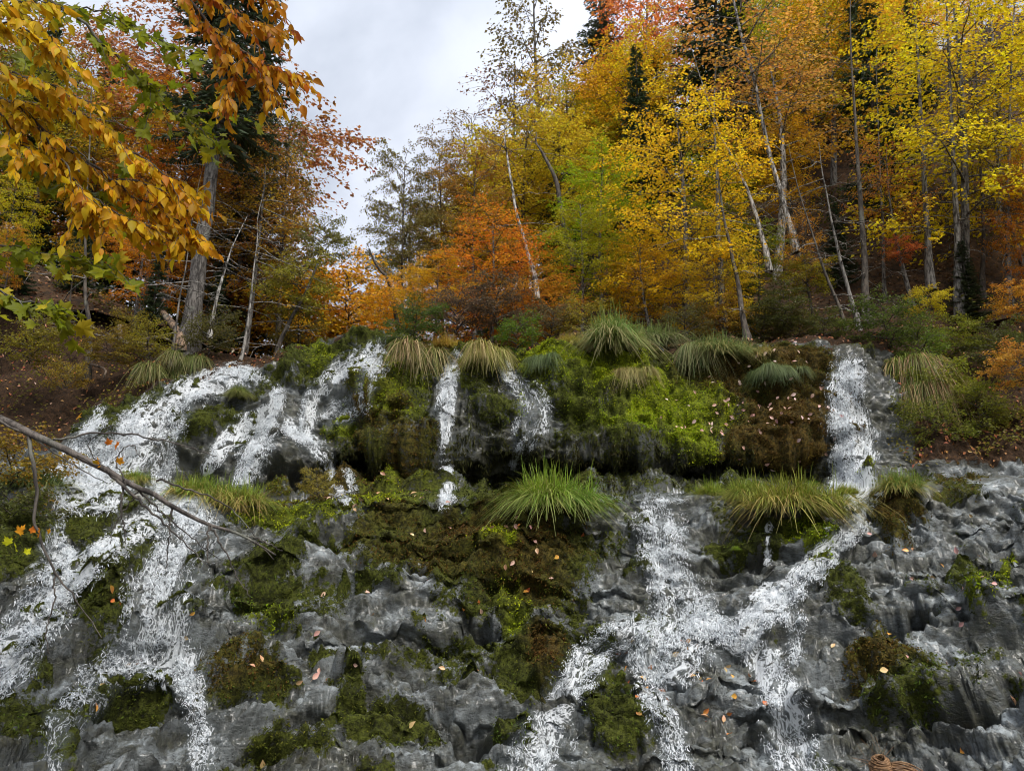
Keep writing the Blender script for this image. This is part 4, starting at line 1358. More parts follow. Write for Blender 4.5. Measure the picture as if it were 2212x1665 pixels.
for form, px, py, Y, s, col, lab in [
    (LOW[0], 60, 800, 14.9, .42, (.26, .22, .02), 'yellow green bush on the dirt bank at the left edge'),
    (LOW[2], 230, 800, 15.2, .32, (.25, .18, .02), 'low yellowish bush above the dirt bank'),
    (LOW[1], 330, 790, 15.6, .42, (.30, .26, .02), 'olive bush on the bank left of the hanging grass'),
    (LOW[1], 130, 850, 14.6, .32, (.34, .24, .02), 'small brownish bush low on the dirt bank'),
    (LOW[1], 285, 745, 16.4, .36, (.28, .22, .02), 'yellow green bush beside the exposed roots'),
    (LOW[1], 450, 780, 16.1, .5, (.13, .12, .025), 'brown green bush at the foot of the big spruce trunk'),
    (LOW[0], 20, 1130, 10.8, .5, (.30, .20, .02), 'yellow leaved bush on the mossy left edge'),
    (LOW[0], 10, 1240, 10.2, .45, (.10, .11, .02), 'dark green bush at the left edge under the dead branch'),
    (LOW[0], 890, 765, 15.7, .45, (.09, .14, .02), 'leafy green plant growing from the hanging tussock'),
    (LOW[1], 1115, 768, 15.9, .40, (.13, .22, .015), 'fresh green plant between two tussocks on the wall top'),
    (LOW[1], 985, 735, 16.8, .6, (.16, .11, .06), 'dry brown weeds behind the left tussocks'),
    (LOW[1], 1090, 735, 17, .65, (.15, .11, .06), 'dry grey brown weeds behind the middle tussocks'),
    (LOW[1], 1180, 745, 17, .5, (.17, .13, .05), 'dry weeds left of the biggest tussock'),
    (LOW[0], 1930, 765, 15.4, .5, (.10, .14, .02), 'leafy green plant over the right fall'),
    (LOW[1], 1990, 800, 15.2, .5, (.14, .20, .02), 'fern like green plant right of the right fall'),
    (LOW[0], 2050, 905, 14.6, .5, (.22, .24, .02), 'green yellow bush on the bank right of the right fall'),
    (LOW[1], 2120, 955, 14.2, .5, (.20, .21, .02), 'olive bush low on the right bank'),
    (LOW[0], 2030, 985, 14.0, .45, (.17, .19, .02), 'small olive bush above the ledge at right'),
    (LOW[2], 2205, 850, 13.8, .36, (.55, .30, .04), 'orange yellow bush at the right edge'),
    (LOW[0], 2150, 810, 15.5, .45, (.10, .11, .02), 'green bush under the spruce twigs at right'),
    (LOW[2], 2080, 780, 16, .36, (.20, .22, .02), 'spreading green bush right of the leafy plant'),
    (LOW[2], 2005, 690, 16.6, .28, (.55, .46, .02), 'spray of yellow maple leaves right of the grey trunks'),
    (LOW[2], 1950, 570, 18, .26, (.60, .20, .05), 'orange red sapling between the grey trunks'),
    (LOW[2], 2205, 700, 16.5, .36, (.58, .30, .03), 'orange yellow spray at the right edge above the bushes'),
    (LOW[0], 1780, 745, 16.6, .35, (.10, .11, .02), 'dark low bush in the hollow'),
    (LOW[2], 1690, 725, 16.9, .4, (.09, .10, .02), 'dark green bush under the leaning trunks'),
    (LOW[2], 1740, 650, 18, .4, (.30, .26, .02), 'olive yellow sapling among the dark trunks'),
    (LOW[1], 690, 1080, 12.1, .22, (.36, .30, .05), 'small dry weed standing on the ledge'),
    (LOW[0], 1270, 760, 17.2, .45, (.34, .28, .03), 'olive yellow shrub behind the biggest tussock'),
    (LOW[1], 1470, 755, 17.2, .5, (.14, .13, .03), 'dark shrub at the forest edge right of the biggest tussock'),
    (LOW[2], 1580, 745, 17.4, .4, (.40, .24, .03), 'rusty low shrub at the foot of the grey trunk'),
    (LOW[0], 1640, 755, 17.2, .4, (.10, .10, .02), 'dark low shrub above the brown slope'),
    (LOW[1], 1720, 750, 17.0, .45, (.16, .13, .03), 'brown green low shrub above the brown slope near the right fall'),
    (LOW[0], 610, 800, 20.5, 1.15, (.66, .42, .02), 'golden young tree low between the leaning beech and the gap'),
    (LOW[2], 690, 800, 22, 1.15, (.72, .44, .02), 'orange gold young tree filling the foot of the gap'),
    (LOW[0], 760, 790, 21, 1.1, (.70, .36, .02), 'orange young tree right above the highest lip'),
    (LOW[2], 540, 800, 21.5, 1.2, (.68, .42, .02), 'yellow young tree glowing behind the thin sapling'),
    (LOW[1], 660, 790, 18.5, .6, (.20, .17, .03), 'olive weeds on the moss shoulder below the gap'),
    (LOW[1], 1750, 1085, 12.0, .14, (.14, .26, .02), 'tiny green weed at the edge of the ledge'),
]:
    shrub(form, px, py, Y, s, col, lab)


def tussock_mesh(n, R0, Lm, seed, droop=1.0, hang=0.0):
    r = np.random.default_rng(seed)
    out = []
    sub = r.normal(0, .30, (9, 2)) * R0
    for dry in (0, 1):
        m = int(n * (.64 if not dry else .36))
        az = r.uniform(0, 2 * math.pi, m)
        rr = R0 * np.sqrt(r.random(m)) * .55
        rr = rr * .55
        sc_ = sub[r.integers(0, 9, m)]
        base = np.stack([np.cos(az) * rr + sc_[:, 0], np.sin(az) * rr + sc_[:, 1], -.03 + 0 * az], -1)
        az = np.where(r.random(m) < .6, np.arctan2(base[:, 1], base[:, 0]), az)
        az2 = az + r.normal(0, .8, m)
        out_s = np.clip(r.beta(1.6, 1.6, m) * 1.1 + (.25 if dry else 0), .05, 1.25)
        L = Lm * np.clip(r.normal(.78, .27, m), .2, 1.35)
        seg = 6
        t = np.linspace(0, 1, seg + 1)
        hor = out_s[:, None] * L[:, None] * (t ** 1.25)[None]
        ver = L[:, None] * ((1.05 - .45 * out_s)[:, None] * t[None] - droop * (.25 + .85 * out_s)[:, None] * (t ** 2.2)[None]) - hang * L[:, None] * (t ** 1.5)[None]
        c = np.stack([base[:, 0:1] + np.cos(az2)[:, None] * hor, base[:, 1:2] + np.sin(az2)[:, None] * hor, base[:, 2:3] + ver], -1)
        tw = r.normal(0, .5, m)
        sd = np.stack([-np.sin(az2 + tw), np.cos(az2 + tw), 0 * az2], -1)
        wd = (.0058 * r.uniform(.7, 1.4, m))[:, None] * (1 - .85 * t ** 1.5)[None]
        V = np.stack([c - sd[:, None] * wd[..., None], c + sd[:, None] * wd[..., None]], 2).reshape(-1, 3)
        b = (np.arange(m) * (seg + 1) * 2)[:, None] + (np.arange(seg) * 2)[None]
        F = np.stack([b, b + 1, b + 3, b + 2], -1).reshape(-1, 4)
        out.append(make_mesh('dry_blades' if dry else 'green_blades', V, F, [M_GRASS]))
    return out


TUS = [tussock_mesh(3400, .70, .62, 1, droop=.8), tussock_mesh(3200, .66, .58, 2, droop=.85), tussock_mesh(3000, .62, .56, 3, droop=1.2, hang=.40), tussock_mesh(2400, .45, .56, 4, droop=.6), tussock_mesh(3200, .7, .66, 5, droop=1.3, hang=.75)]
GG, GB, GD = (.20, .27, .035), (.15, .19, .065), (.42, .33, .10)
for v, px, py, Yo, wpx, gc, dc, lab in [
    (0, 1195, 1080, 0, 195, (.20, .30, .03), (.34, .36, .10), 'big fresh green grass tussock alone in the middle of the ledge'),
    (1, 420, 1062, .1, 135, GG, GD, 'grass tussock on the ledge below the left chute'),
    (1, 535, 1082, 0, 140, GG, GD, 'grass tussock right of its neighbour on the left part of the ledge'),
    (1, 1700, 1082, 0, 190, (.22, .25, .03), GD, 'large drooping grass tussock on the ledge left of the right fall'),
    (0, 1615, 1068, .2, 110, GG, (.36, .34, .08), 'middle grass tussock of the row left of the right fall'),
    (3, 1545, 1066, .3, 90, (.22, .30, .03), (.36, .34, .08), 'upright grass tussock at the left end of the row on the ledge'),
    (0, 1940, 1048, 0, 100, (.17, .24, .04), GD, 'grass tussock at the right foot of the right fall'),
    (3, 1828, 1060, .1, 60, (.24, .28, .02), (.36, .34, .05), 'low yellow green tuft in front of the right fall'),
    (2, 900, 762, .0, 135, (.16, .18, .04), (.40, .30, .14), 'hanging tussock with dry skirt at the left end of the wall top'),
    (2, 1042, 758, .0, 110, (.24, .25, .04), (.44, .36, .14), 'pale hanging tussock between the middle plunge and the veil'),
    (3, 975, 752, .4, 90, (.38, .28, .05), (.46, .30, .06), 'dry yellow grass tuft behind the plunge'),
    (2, 1172, 772, .0, 65, GB, GB, 'small bluish tussock right of the fresh green plant'),
    (1, 1312, 742, .2, 165, (.17, .23, .05), (.34, .30, .13), 'biggest tussock on the wall top with a round mound'),
    (1, 1400, 742, .3, 130, (.15, .21, .06), (.26, .26, .12), 'green tussock leaning on the right of the biggest one'),
    (2, 1362, 800, 0, 75, (.28, .25, .08), (.44, .33, .14), 'straw coloured tuft hanging below the biggest tussock'),
    (1, 1545, 756, .0, 130, (.16, .22, .06), (.36, .32, .12), 'hanging grass right of the bright moss slope'),
    (4, 1500, 748, .1, 90, (.15, .21, .06), (.30, .28, .12), 'long hanging grass over the right part of the bright moss'),
    (2, 1650, 795, 0, 65, GB, (.18, .24, .10), 'bluish hanging tuft on the brown slope'),
    (2, 1695, 792, 0, 60, GB, (.18, .24, .10), 'second bluish hanging tuft nearer the right fall'),
    (4, 1955, 780, -.1, 150, (.17, .22, .04), (.38, .27, .12), 'long grass hanging right of the right fall'),
    (4, 1985, 830, -.1, 110, (.15, .19, .03), (.40, .26, .12), 'lower fringe of long grass with brown tips right of the right fall'),
    (1, 515, 850, 0, 62, (.17, .20, .04), (.28, .26, .08), 'small tuft in the middle of the left cascade'),
    (1, 58, 1040, 0, 120, (.16, .23, .06), (.28, .30, .10), 'bluish green tussock at the left edge of the ledge'),
    (1, 285, 1030, 0, 66, GG, GD, 'small tuft at the foot of the left chute'),
    (2, 345, 805, .0, 110, (.14, .18, .04), (.24, .22, .08), 'hanging grass on the bank left of the top of the left chute'),
    (2, 410, 775, .0, 90, (.14, .18, .04), (.22, .20, .08), 'grass fringe over the top of the left chute'),
    (0, 1230, 742, .6, 70, (.34, .30, .05), (.46, .36, .08), 'yellow grass tuft left of the biggest tussock'),
    (1, 1640, 765, .3, 70, (.30, .26, .06), (.42, .30, .12), 'dry tuft on the wall top above the brown slope'),
    (3, 1590, 1180, -.02, 22, (.24, .34, .03), (.24, .34, .03), 'tiny grass tuft in a crack of the lower tier'),
]:
    i, j = on_rock(px, py)
    p = G[i, j]
    Y = p[1] + Yo
    q = P(px, py, Y)
    z = q[2]
    s = wpx * Y / FOC / (2 * (.55 if v != 4 else .62))
    o = thing('grass_tussock', lab, 'grass tussock', (float(q[0]), float(Y) - .05, float(z) - .04), 'grass tussocks on the falls', rz=random.uniform(0, 6.28), sc=(s, s, s))
    if 'biggest' in lab and 'mound' in lab:
        o.scale.z *= 1.2
    g_, d_ = TUS[v]
    ob('green_blades', g_, o, color=gc, kind='stuff')
    ob('dry_blades', d_, o, color=dc, kind='stuff')


# moss standing proud of the rock as tiny fronds
fine = fbm(B, 9, 3, 411)
for cls, wgt, n, colr in (
        ('bright', bright * (moss > .3) * sm(fine, .40, .55), 26000, (.30, .36, .012)),
        ('brown', brown * (moss > .3) * (1 - bright) * sm(fine, .42, .6), 34000, (.105, .068, .014)),
        ('mid', (moss > .42) * (1 - brown) * (1 - bright) * sm(fine, .42, .58), 46000, (.085, .105, .014)),
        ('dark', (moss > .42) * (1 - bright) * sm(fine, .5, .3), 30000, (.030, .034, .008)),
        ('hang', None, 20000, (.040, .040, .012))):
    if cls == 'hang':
        wgt = shade_paint * face * sm(fine, .38, .6)
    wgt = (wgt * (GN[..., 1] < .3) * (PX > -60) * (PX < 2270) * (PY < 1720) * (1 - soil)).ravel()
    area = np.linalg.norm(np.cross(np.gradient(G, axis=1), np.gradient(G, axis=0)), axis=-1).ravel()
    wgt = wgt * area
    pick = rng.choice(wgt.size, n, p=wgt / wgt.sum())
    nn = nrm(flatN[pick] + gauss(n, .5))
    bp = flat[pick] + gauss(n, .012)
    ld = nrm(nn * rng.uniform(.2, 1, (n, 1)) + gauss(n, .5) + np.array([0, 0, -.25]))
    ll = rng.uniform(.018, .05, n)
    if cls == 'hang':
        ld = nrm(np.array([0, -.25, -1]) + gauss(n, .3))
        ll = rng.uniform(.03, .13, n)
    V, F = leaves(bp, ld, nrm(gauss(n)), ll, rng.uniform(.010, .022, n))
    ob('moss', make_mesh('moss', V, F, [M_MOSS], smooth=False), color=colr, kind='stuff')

# exposed roots on the left bank
for lab, path, r in [
    ('thick bent root on the left bank', [(258, 705, 16.1), (265, 735, 15.9), (300, 742, 15.9), (345, 745, 16)], .05),
    ('long root running to the big spruce trunk', [(300, 735, 16), (345, 728, 16.1), (385, 745, 16.2), (402, 748, 16.4)], .035),
    ('thin root under the long root', [(310, 755, 15.9), (350, 757, 15.9), (388, 770, 15.9)], .03),
    ('hooked pale root hanging from the bank', [(190, 785, 15.4), (215, 792, 15.2), (228, 800, 15.1), (224, 815, 15.1)], .03),
    ('forked dead stick on the left bank', [(145, 810, 14.9), (160, 795, 14.9), (190, 785, 14.9), (208, 775, 14.9)], .018),
]:
    pts = np.array([P(*q) for q in path])
    c = curve_pts(pts, 16)
    V, F = tubes([(c - c[0], np.linspace(r, r * .5, 16))], 7)
    me = make_mesh('tree_root', V, F, [M_BARK])
    thing('tree_root', lab, 'root', tuple(c[0]), 'roots on the left bank', me, color=(.26, .19, .14))

# ------------------------------------------------------------------ fallen leaves
lv, lf = leaves(np.zeros((1, 3)), [[0, 1, 0]], [[0, 0, 1]], 1.0, .62, T_BEECH)
lv[:, 2] += .10 + .25 * lv[:, 0] ** 2 + .10 * lv[:, 1] ** 2
lv[:, 1] -= .5
FL = make_mesh('fallen_leaf', lv, lf, [M_FALLEN])
lv2 = lv.copy()
lv2[:, 2] += .35 * np.maximum(lv2[:, 1], 0) ** 1.5 + .3 * np.abs(lv2[:, 0])
FL2 = make_mesh('fallen_leaf', lv2, lf, [M_FALLEN])
vis = (GN[..., 1] < .15)
PINK, FORG, FTAN = (.60, .36, .28), (.58, .24, .05), (.52, .33, .16)
fl_kind = 'fallen leaves on the rock'
nleaf = 0
for (cx, cy, rx, ry), n, cols, lab in [
    ((1640, 880, 190, 120), 122, (PINK, PINK, (.66, .48, .42)), 'pale pink leaf fallen on the brown mossy slope left of the right fall'),
    ((1080, 1230, 170, 110), 32, (PINK, FORG, FTAN), 'fallen leaf on the brown green moss mound in the middle'),
    ((820, 1120, 230, 50), 24, (PINK, FTAN), 'fallen leaf near the lip of the ledge left of the middle'),
    ((750, 1460, 320, 140), 20, (FTAN, PINK, FORG), 'fallen leaf on the stepped grey rock at lower middle'),
    ((2030, 1350, 200, 240), 40, (FORG, FTAN, PINK), 'fallen leaf on the grey rock of the lower right'),
    ((1540, 1480, 110, 130), 24, (FORG, FTAN), 'fallen leaf caught between the arms of the main cascade'),
    ((270, 1500, 160, 120), 16, (FORG, FTAN), 'fallen leaf on the dark rock below the left curtain'),
    ((1370, 1490, 50, 110), 16, (FORG, (.62, .34, .08)), 'orange leaf stuck on the dark knobs left of the middle strand'),
]:
    wgt = np.exp(-((PX - cx) / rx) ** 2 * 1.2 - ((PY - cy) / ry) ** 2 * 1.2) * vis * (B[..., 1] < 16.5)
    wgt = (wgt * (wgt > .18)).ravel()
    pick = rng.choice(wgt.size, n, replace=False, p=wgt / wgt.sum())
    for q in pick:
        p, nn = flat[q], nrm(flatN[q] + gauss(1, .18)[0])
        s = random.uniform(.06, .10)
        zq = Vector(nn).to_track_quat('Z', 'Y')
        o = thing('fallen_leaf', lab, 'leaf', tuple(p + nn * .03), fl_kind, random.choice((FL, FL2)), color=random.choice(cols))
        o.rotation_mode = 'QUATERNION'
        o.rotation_quaternion = zq @ Vector((0, 0, 1)).rotation_difference(Vector((0, 0, 1))) @ __import__('mathutils').Quaternion((0, 0, 1), random.uniform(0, 6.28))
        o.scale = (s, s, s)
        nleaf += 1
# litter on the banks
wgt = (np.maximum(soil * (PY > 700), 0) * vis).ravel()
pick = rng.choice(wgt.size, 4200, replace=False, p=wgt / wgt.sum())
nn = nrm(flatN[pick] + gauss(len(pick), .4))
V, F = leaves(flat[pick] + nn * .02, np.cross(nn, gauss(len(pick))), nn, rng.uniform(.05, .10, len(pick)), .045)
ob('leaf_litter', make_mesh('leaf_litter', V, F, [M_FALLEN], smooth=False), color=(.36, .15, .05), kind='stuff')
xs, ys = rng.uniform(-16, 18, 16000), rng.uniform(17.2, 27, 16000)
zs = terr(xs, ys)
nn = nrm(gauss(16000, .35) + np.array([0, -.3, 1]))
V, F = leaves(np.stack([xs, ys, zs + .04], -1), np.cross(nn, gauss(16000)), nn, rng.uniform(.06, .11, 16000), .06)
ob('leaf_litter', make_mesh('leaf_litter', V, F, [M_FALLEN], smooth=False), color=(.24, .12, .045), kind='stuff')
# undergrowth on the banks and slopes
xs, ys = rng.uniform(-16, 18, 26000), rng.uniform(17.4, 25, 26000)
cl = vn(np.stack([xs, ys, 0 * xs], -1), .9, 401)
kp = cl > .52
xs, ys, cl = xs[kp], ys[kp], cl[kp]
zs = terr(xs, ys) + rng.random(len(xs)) * (cl - .5) * 2.4
nn = nrm(gauss(len(xs), .5) + np.array([0, 0, 1]))
V, F = leaves(np.stack([xs, ys, zs], -1), gauss(len(xs), 1) * np.array([1, 1, .4]), nn, rng.uniform(.06, .12, len(xs)), .06)
ob('undergrowth', make_mesh('undergrowth', V, F, [M_LEAF], smooth=False), color=(.13, .13, .02), kind='stuff')
wgt = ((bank * (PY > 690) * sm(fbm(B, 1.6, 2, 402), .42, .6)) * vis).ravel()
pick = rng.choice(wgt.size, min(9000, int((wgt > 0).sum())), replace=False, p=wgt / wgt.sum())
bp = flat[pick] + flatN[pick] * rng.uniform(.02, .28, (len(pick), 1)) + np.array([0, 0, .1]) * rng.random((len(pick), 1))
V, F = leaves(bp, gauss(len(pick)) * np.array([1, 1, .5]), nrm(gauss(len(pick), .6) + np.array([0, -.3, 1])), rng.uniform(.04, .08, len(pick)), .04)
ob('undergrowth', make_mesh('undergrowth', V, F, [M_LEAF], smooth=False), color=(.20, .18, .025), kind='stuff')

# ------------------------------------------------------------------ boughs hanging in from trees beside the viewer
def bough_tree(name, label, trunk_path, limbs, tmpl, lsize, lw, spacing, twl, cols, big, hang, per=1.0, far=1.0):
    tb = np.array(trunk_path[0])
    o = thing(name, label, 'tree', tuple(tb))
    V, F = tubes([(curve_pts(trunk_path, 20) - tb, np.linspace(.17, .10, 20))], 10)
    ob('trunk', make_mesh('trunk', V, F, [M_BARK]), o, color=GREY)
    paths, LBs, LDs, LNs, dist = [], [], [], [], []
    for lp, r0, nt in limbs:
        c = curve_pts(np.array([P(q[0], q[1], q[2] * far) for q in lp]), 26) - tb
        nt = int(nt * far)
        c += gauss(26, .008)
        paths.append((c, np.linspace(r0, .003, 26)))
        for k in range(nt):
            t = (k + random.random()) / nt
            i = min(24, int(t * 25))
            q = c[i]
            ax = nrm(c[i + 1] - c[i])
            sd = nrm(np.cross(ax, [0, -.25, 1])) * (1 if k % 2 else -1)
            L = twl * random.uniform(.5, 1.2)
            d = nrm(ax * .9 + sd * random.uniform(.35, 1) + np.array([0, random.uniform(-.3, .3), random.uniform(-.35, .15)]))
            tt = np.linspace(0, 1, 7)[:, None]
            tp = q + d * L * tt + np.array([0, 0, -.22 * L]) * tt ** 2 + gauss(7, .006)
            paths.append((tp, np.linspace(.0035, .0012, 7)))
            m = max(3, int(L / spacing * per))
            tl = (np.arange(m) + rng.random(m)) / m
            j = np.minimum((tl * 6).astype(int), 5)
            bp = tp[j] + (tp[j + 1] - tp[j]) * (tl * 6 - j)[:, None]
            sg = np.where(np.arange(m) % 2 == 0, 1, -1)[:, None]
            ld = d * rng.uniform(.2, .9, (m, 1)) + sg * np.cross(d, [0, -.2, 1]) * rng.uniform(.2, .9, (m, 1)) + np.array([0, 0, -1]) * rng.uniform(hang * .3, hang * 1.4, (m, 1))
            LBs.append(bp)
            LDs.append(ld)
            LNs.append(nrm(gauss(m, .75) + np.array([0, -.55, .55])))
    V, F = tubes(paths, 5)
    ob('branches', make_mesh('branches', V, F, [M_BARK]), o, color=(.07, .055, .045))
    LB, LD, LN = np.concatenate(LBs), np.concatenate(LDs), np.concatenate(LNs)
    ln = lsize * rng.uniform(.5, 1.2, len(LB))
    qx_, qy_ = proj(LB + tb)
    inside = (qx_ > 5) & (qx_ < 2200) & (qy_ > 5)
    size = np.where(inside, ln / (LB[:, 1] + tb[1]), 0)
    order = np.argsort(-size)
    bigs, rest = order[:big], order[big:]
    lv, lf = leaves(np.zeros((1, 3)), [[0, 1, 0]], [[0, 0, 1]], 1.0, lw, tmpl)
    lm = make_mesh('leaf', lv, lf, [M_NEAR])
    lv3 = lv.copy()
    lv3[:, 2] += -.18 * lv3[:, 1] ** 2 + .22 * np.abs(lv3[:, 0])
    lm2 = make_mesh('leaf', lv3, lf, [M_NEAR])
    for q in bigs:
        d = nrm(LD[q])
        s_ = nrm(np.cross(d, LN[q]))
        n_ = np.cross(s_, d)
        mt = Matrix(((s_[0], d[0], n_[0], LB[q][0]), (s_[1], d[1], n_[1], LB[q][1]), (s_[2], d[2], n_[2], LB[q][2]), (0, 0, 0, 1)))
        l = ob('leaf', lm if random.random() < .5 else lm2, o, color=cols[0] if random.random() < .6 else random.choice(cols))
        l.matrix_local = mt @ Matrix.Scale(float(ln[q]), 4)
    ns = len(cols)
    for ci in range(ns):
        rs = rest[ci::ns]
        if not len(rs):
            continue
        V, F = leaves(LB[rs], LD[rs], LN[rs], ln[rs], ln[rs] * lw, tmpl)
        ob('leaves', make_mesh('leaves', V, F, [M_NEAR]), o, color=cols[ci], kind='stuff')
    print(name, 'leaves', len(LB))
    return o


bough_tree('beech_tree', 'near beech with golden yellow leaves hanging across the upper left', [(-4.6, 3.2, -.1), (-4.5, 3.3, 2.5), (-4.4, 3.4, 5.2), (-4.3, 3.5, 8)],
           [([(-800, 60, 3.5), (-300, 110, 3.6), (0, 215, 3.8), (110, 295, 3.9), (230, 380, 4.0), (330, 450, 4.1), (425, 495, 4.2)], .022, 46),
            ([(0, 215, 3.8), (150, 240, 3.9), (280, 320, 4.0), (410, 420, 4.1)], .010, 28),
            ([(-300, 60, 3.5), (-60, 40, 3.6), (60, 70, 3.7), (150, 130, 3.8)], .010, 20),
            ([(100, 290, 3.9), (160, 390, 3.95), (260, 470, 4.0), (340, 500, 4.1)], .009, 24),
            ([(-300, 110, 3.6), (-80, 130, 3.6), (60, 170, 3.7), (190, 220, 3.8)], .010, 22),
            ([(-60, 20, 3.7), (40, 0, 3.8), (120, 10, 3.9)], .008, 12),
            ([(250, 390, 4.0), (330, 400, 4.1), (400, 460, 4.2), (440, 440, 4.3)], .008, 14),
            ([(40, 230, 3.8), (130, 340, 3.85), (180, 420, 3.9), (230, 480, 3.95)], .008, 18),
            ([(330, 450, 4.1), (390, 500, 4.15), (430, 530, 4.2)], .006, 12),
            ([(-40, 190, 3.75), (40, 300, 3.8), (90, 350, 3.8)], .007, 12)],
           T_BEECH, .092, .54, .026, .27, [(.62, .38, .012), (.66, .47, .015), (.56, .28, .012)], 300, 1.0, 1.0, far=1.28)
bough_tree('beech_tree', 'near beech with orange leaves hanging at the top edge left of the sky gap', [(-4.9, 5.2, -.1), (-4.7, 5.0, 3), (-4.3, 4.8, 6), (-3.8, 4.6, 9)],
           [([(-300, -420, 4.2), (100, -240, 4.1), (350, -60, 4.1), (450, 50, 4.2), (540, 120, 4.3), (600, 155, 4.35), (648, 165, 4.4)], .020, 34),
            ([(350, -60, 4.1), (440, -20, 4.2), (520, 40, 4.3), (590, 60, 4.35)], .010, 24),
            ([(440, 40, 4.2), (490, 120, 4.25), (500, 170, 4.3), (480, 205, 4.3)], .008, 18),
            ([(420, -80, 4.2), (520, -40, 4.3), (600, 10, 4.4)], .008, 18),
            ([(520, 110, 4.3), (560, 160, 4.3), (590, 195, 4.35)], .006, 10)],
           T_BEECH, .090, .54, .028, .25, [(.56, .27, .012), (.60, .36, .014), (.42, .15, .02)], 300, 1.0, 1.0, far=1.2)
bough_tree('maple_tree', 'near maple with green leaves behind the golden beech at upper left', [(-6.0, 5.0, -.1), (-5.8, 5.2, 3), (-5.6, 5.4, 6), (-5.2, 5.6, 9)],
           [([(-500, -200, 5.4), (-100, -80, 5.4), (130, 15, 5.4), (250, 120, 5.5), (370, 235, 5.6), (480, 310, 5.7)], .020, 26),
            ([(130, 15, 5.4), (230, 30, 5.6), (330, 80, 5.7), (410, 110, 5.8)], .008, 16),
            ([(250, 120, 5.5), (330, 200, 5.6), (300, 290, 5.6)], .008, 12),
            ([(-300, 250, 5.2), (-60, 300, 5.2), (60, 350, 5.3), (150, 400, 5.3), (240, 440, 5.4)], .012, 26),
            ([(-300, 480, 5.0), (-60, 520, 5.0), (80, 545, 5.1), (180, 560, 5.2), (265, 590, 5.3)], .010, 20),
            ([(-300, 600, 4.6), (-60, 620, 4.6), (60, 650, 4.7), (150, 690, 4.8)], .010, 16),
            ([(380, 240, 5.6), (430, 250, 5.7), (480, 240, 5.7)], .006, 8),
            ([(-200, 20, 5.5), (0, 60, 5.5), (120, 120, 5.5)], .008, 12)],
           T_MAPLE, .125, .86, .075, .34, [(.20, .23, .010), (.28, .28, .012), (.42, .33, .014)], 300, .45)

# dead branch reaching in from the left
def dead_branch():
    Yb = 4.3
    o0 = P(-900, 560, Yb - .4)
    o = thing('dead_branch', 'bare dead branch with drooping twigs reaching in from the left edge', 'branch', tuple(o0))
    ctrl = lambda l: curve_pts(np.array([P(a, b, Yb + d) for a, b, d in l]), 28) - o0
    main = ctrl([(-900, 560, -.4), (-400, 730, -.2), (-100, 865, -.1), (0, 905, 0), (100, 952, 0), (230, 1018, .02), (330, 1070, .04), (430, 1122, .06), (510, 1152, .08), (600, 1198, .1)])
    V, F = tubes([(main + gauss(28, .003), np.linspace(.030, .004, 28))], 8)
    ob('limb', make_mesh('limb', V, F, [M_BARK]), o, color=(.13, .11, .095))
    for l, r in [
        ([(-200, 800, -.05), (0, 910, -.02), (70, 945, 0), (150, 1000, 0), (232, 1046, 0)], .009),
        ([(235, 1020, .02), (300, 1080, 0), (370, 1145, 0), (450, 1222, 0)], .010),
        ([(290, 1050, .03), (330, 1088, .1), (400, 1150, .12), (470, 1205, .14)], .006),
        ([(115, 950, 0), (220, 935, .05), (320, 945, .05), (400, 965, .05), (470, 985, .05)], .006),
        ([(60, 935, 0), (80, 1050, 0), (75, 1130, 0), (115, 1225, 0), (160, 1290, 0), (222, 1375, 0)], .011),
        ([(115, 1225, 0), (118, 1290, 0), (100, 1360, 0), (107, 1410, 0)], .005),
        ([(270, 1040, .02), (262, 1090, 0), (268, 1140, 0), (272, 1175, 0)], .007),
        ([(372, 1092, .05), (366, 1150, .03), (358, 1230, .03)], .006),
        ([(452, 1130, .06), (448, 1180, .05), (448, 1215, .05)], .006),
        ([(455, 1132, .06), (490, 1200, .05), (540, 1290, .05)], .006),
        ([(510, 1152, .08), (560, 1165, .1), (610, 1190, .1)], .005),
        ([(300, 1058, .03), (250, 1130, .05), (240, 1175, .05)], .004),
        ([(340, 1035, .05), (400, 1055, .08), (470, 1080, .1), (520, 1120, .12), (590, 1210, .14)], .006),
        ([(160, 980, 0), (215, 1005, -.1), (190, 960, -.12), (240, 920, -.15)], .004),
        ([(270, 1035, 0), (250, 990, .05), (285, 960, .05), (300, 985, .05)], .004),
    ]:
        c = ctrl(l)
        V, F = tubes([(c + gauss(28, .0035), np.linspace(r, .0022, 28))], 6)
        ob('twig', make_mesh('twig', V, F, [M_BARK]), o, color=(.10, .085, .07))
    lv, lf = leaves(np.zeros((1, 3)), [[0, 1, 0]], [[0, 0, 1]], 1.0, .86, T_MAPLE)
    lm = make_mesh('leaf', lv, lf, [M_NEAR])
    for px, py, c in [(236, 960, ORG), (250, 968, ORG), (205, 1003, (.5, .36, .02)), (216, 1008, ORG), (105, 1152, GOLD), (70, 1150, ORG), (40, 1152, ORG), (85, 1158, ORG), (165, 905, GOLD), (20, 1175, LIME), (35, 1190, LIME), (55, 1195, LIME), (255, 1000, ORG)]:
        l = ob('leaf', lm, o, color=c)
        l.location = tuple(P(px, py, Yb) - o0)
        l.rotation_euler = (random.uniform(1, 2.2), random.uniform(-.8, .8), random.uniform(0, 6))
        s = random.uniform(.035, .06)
        l.scale = (s, s, s)


dead_branch()

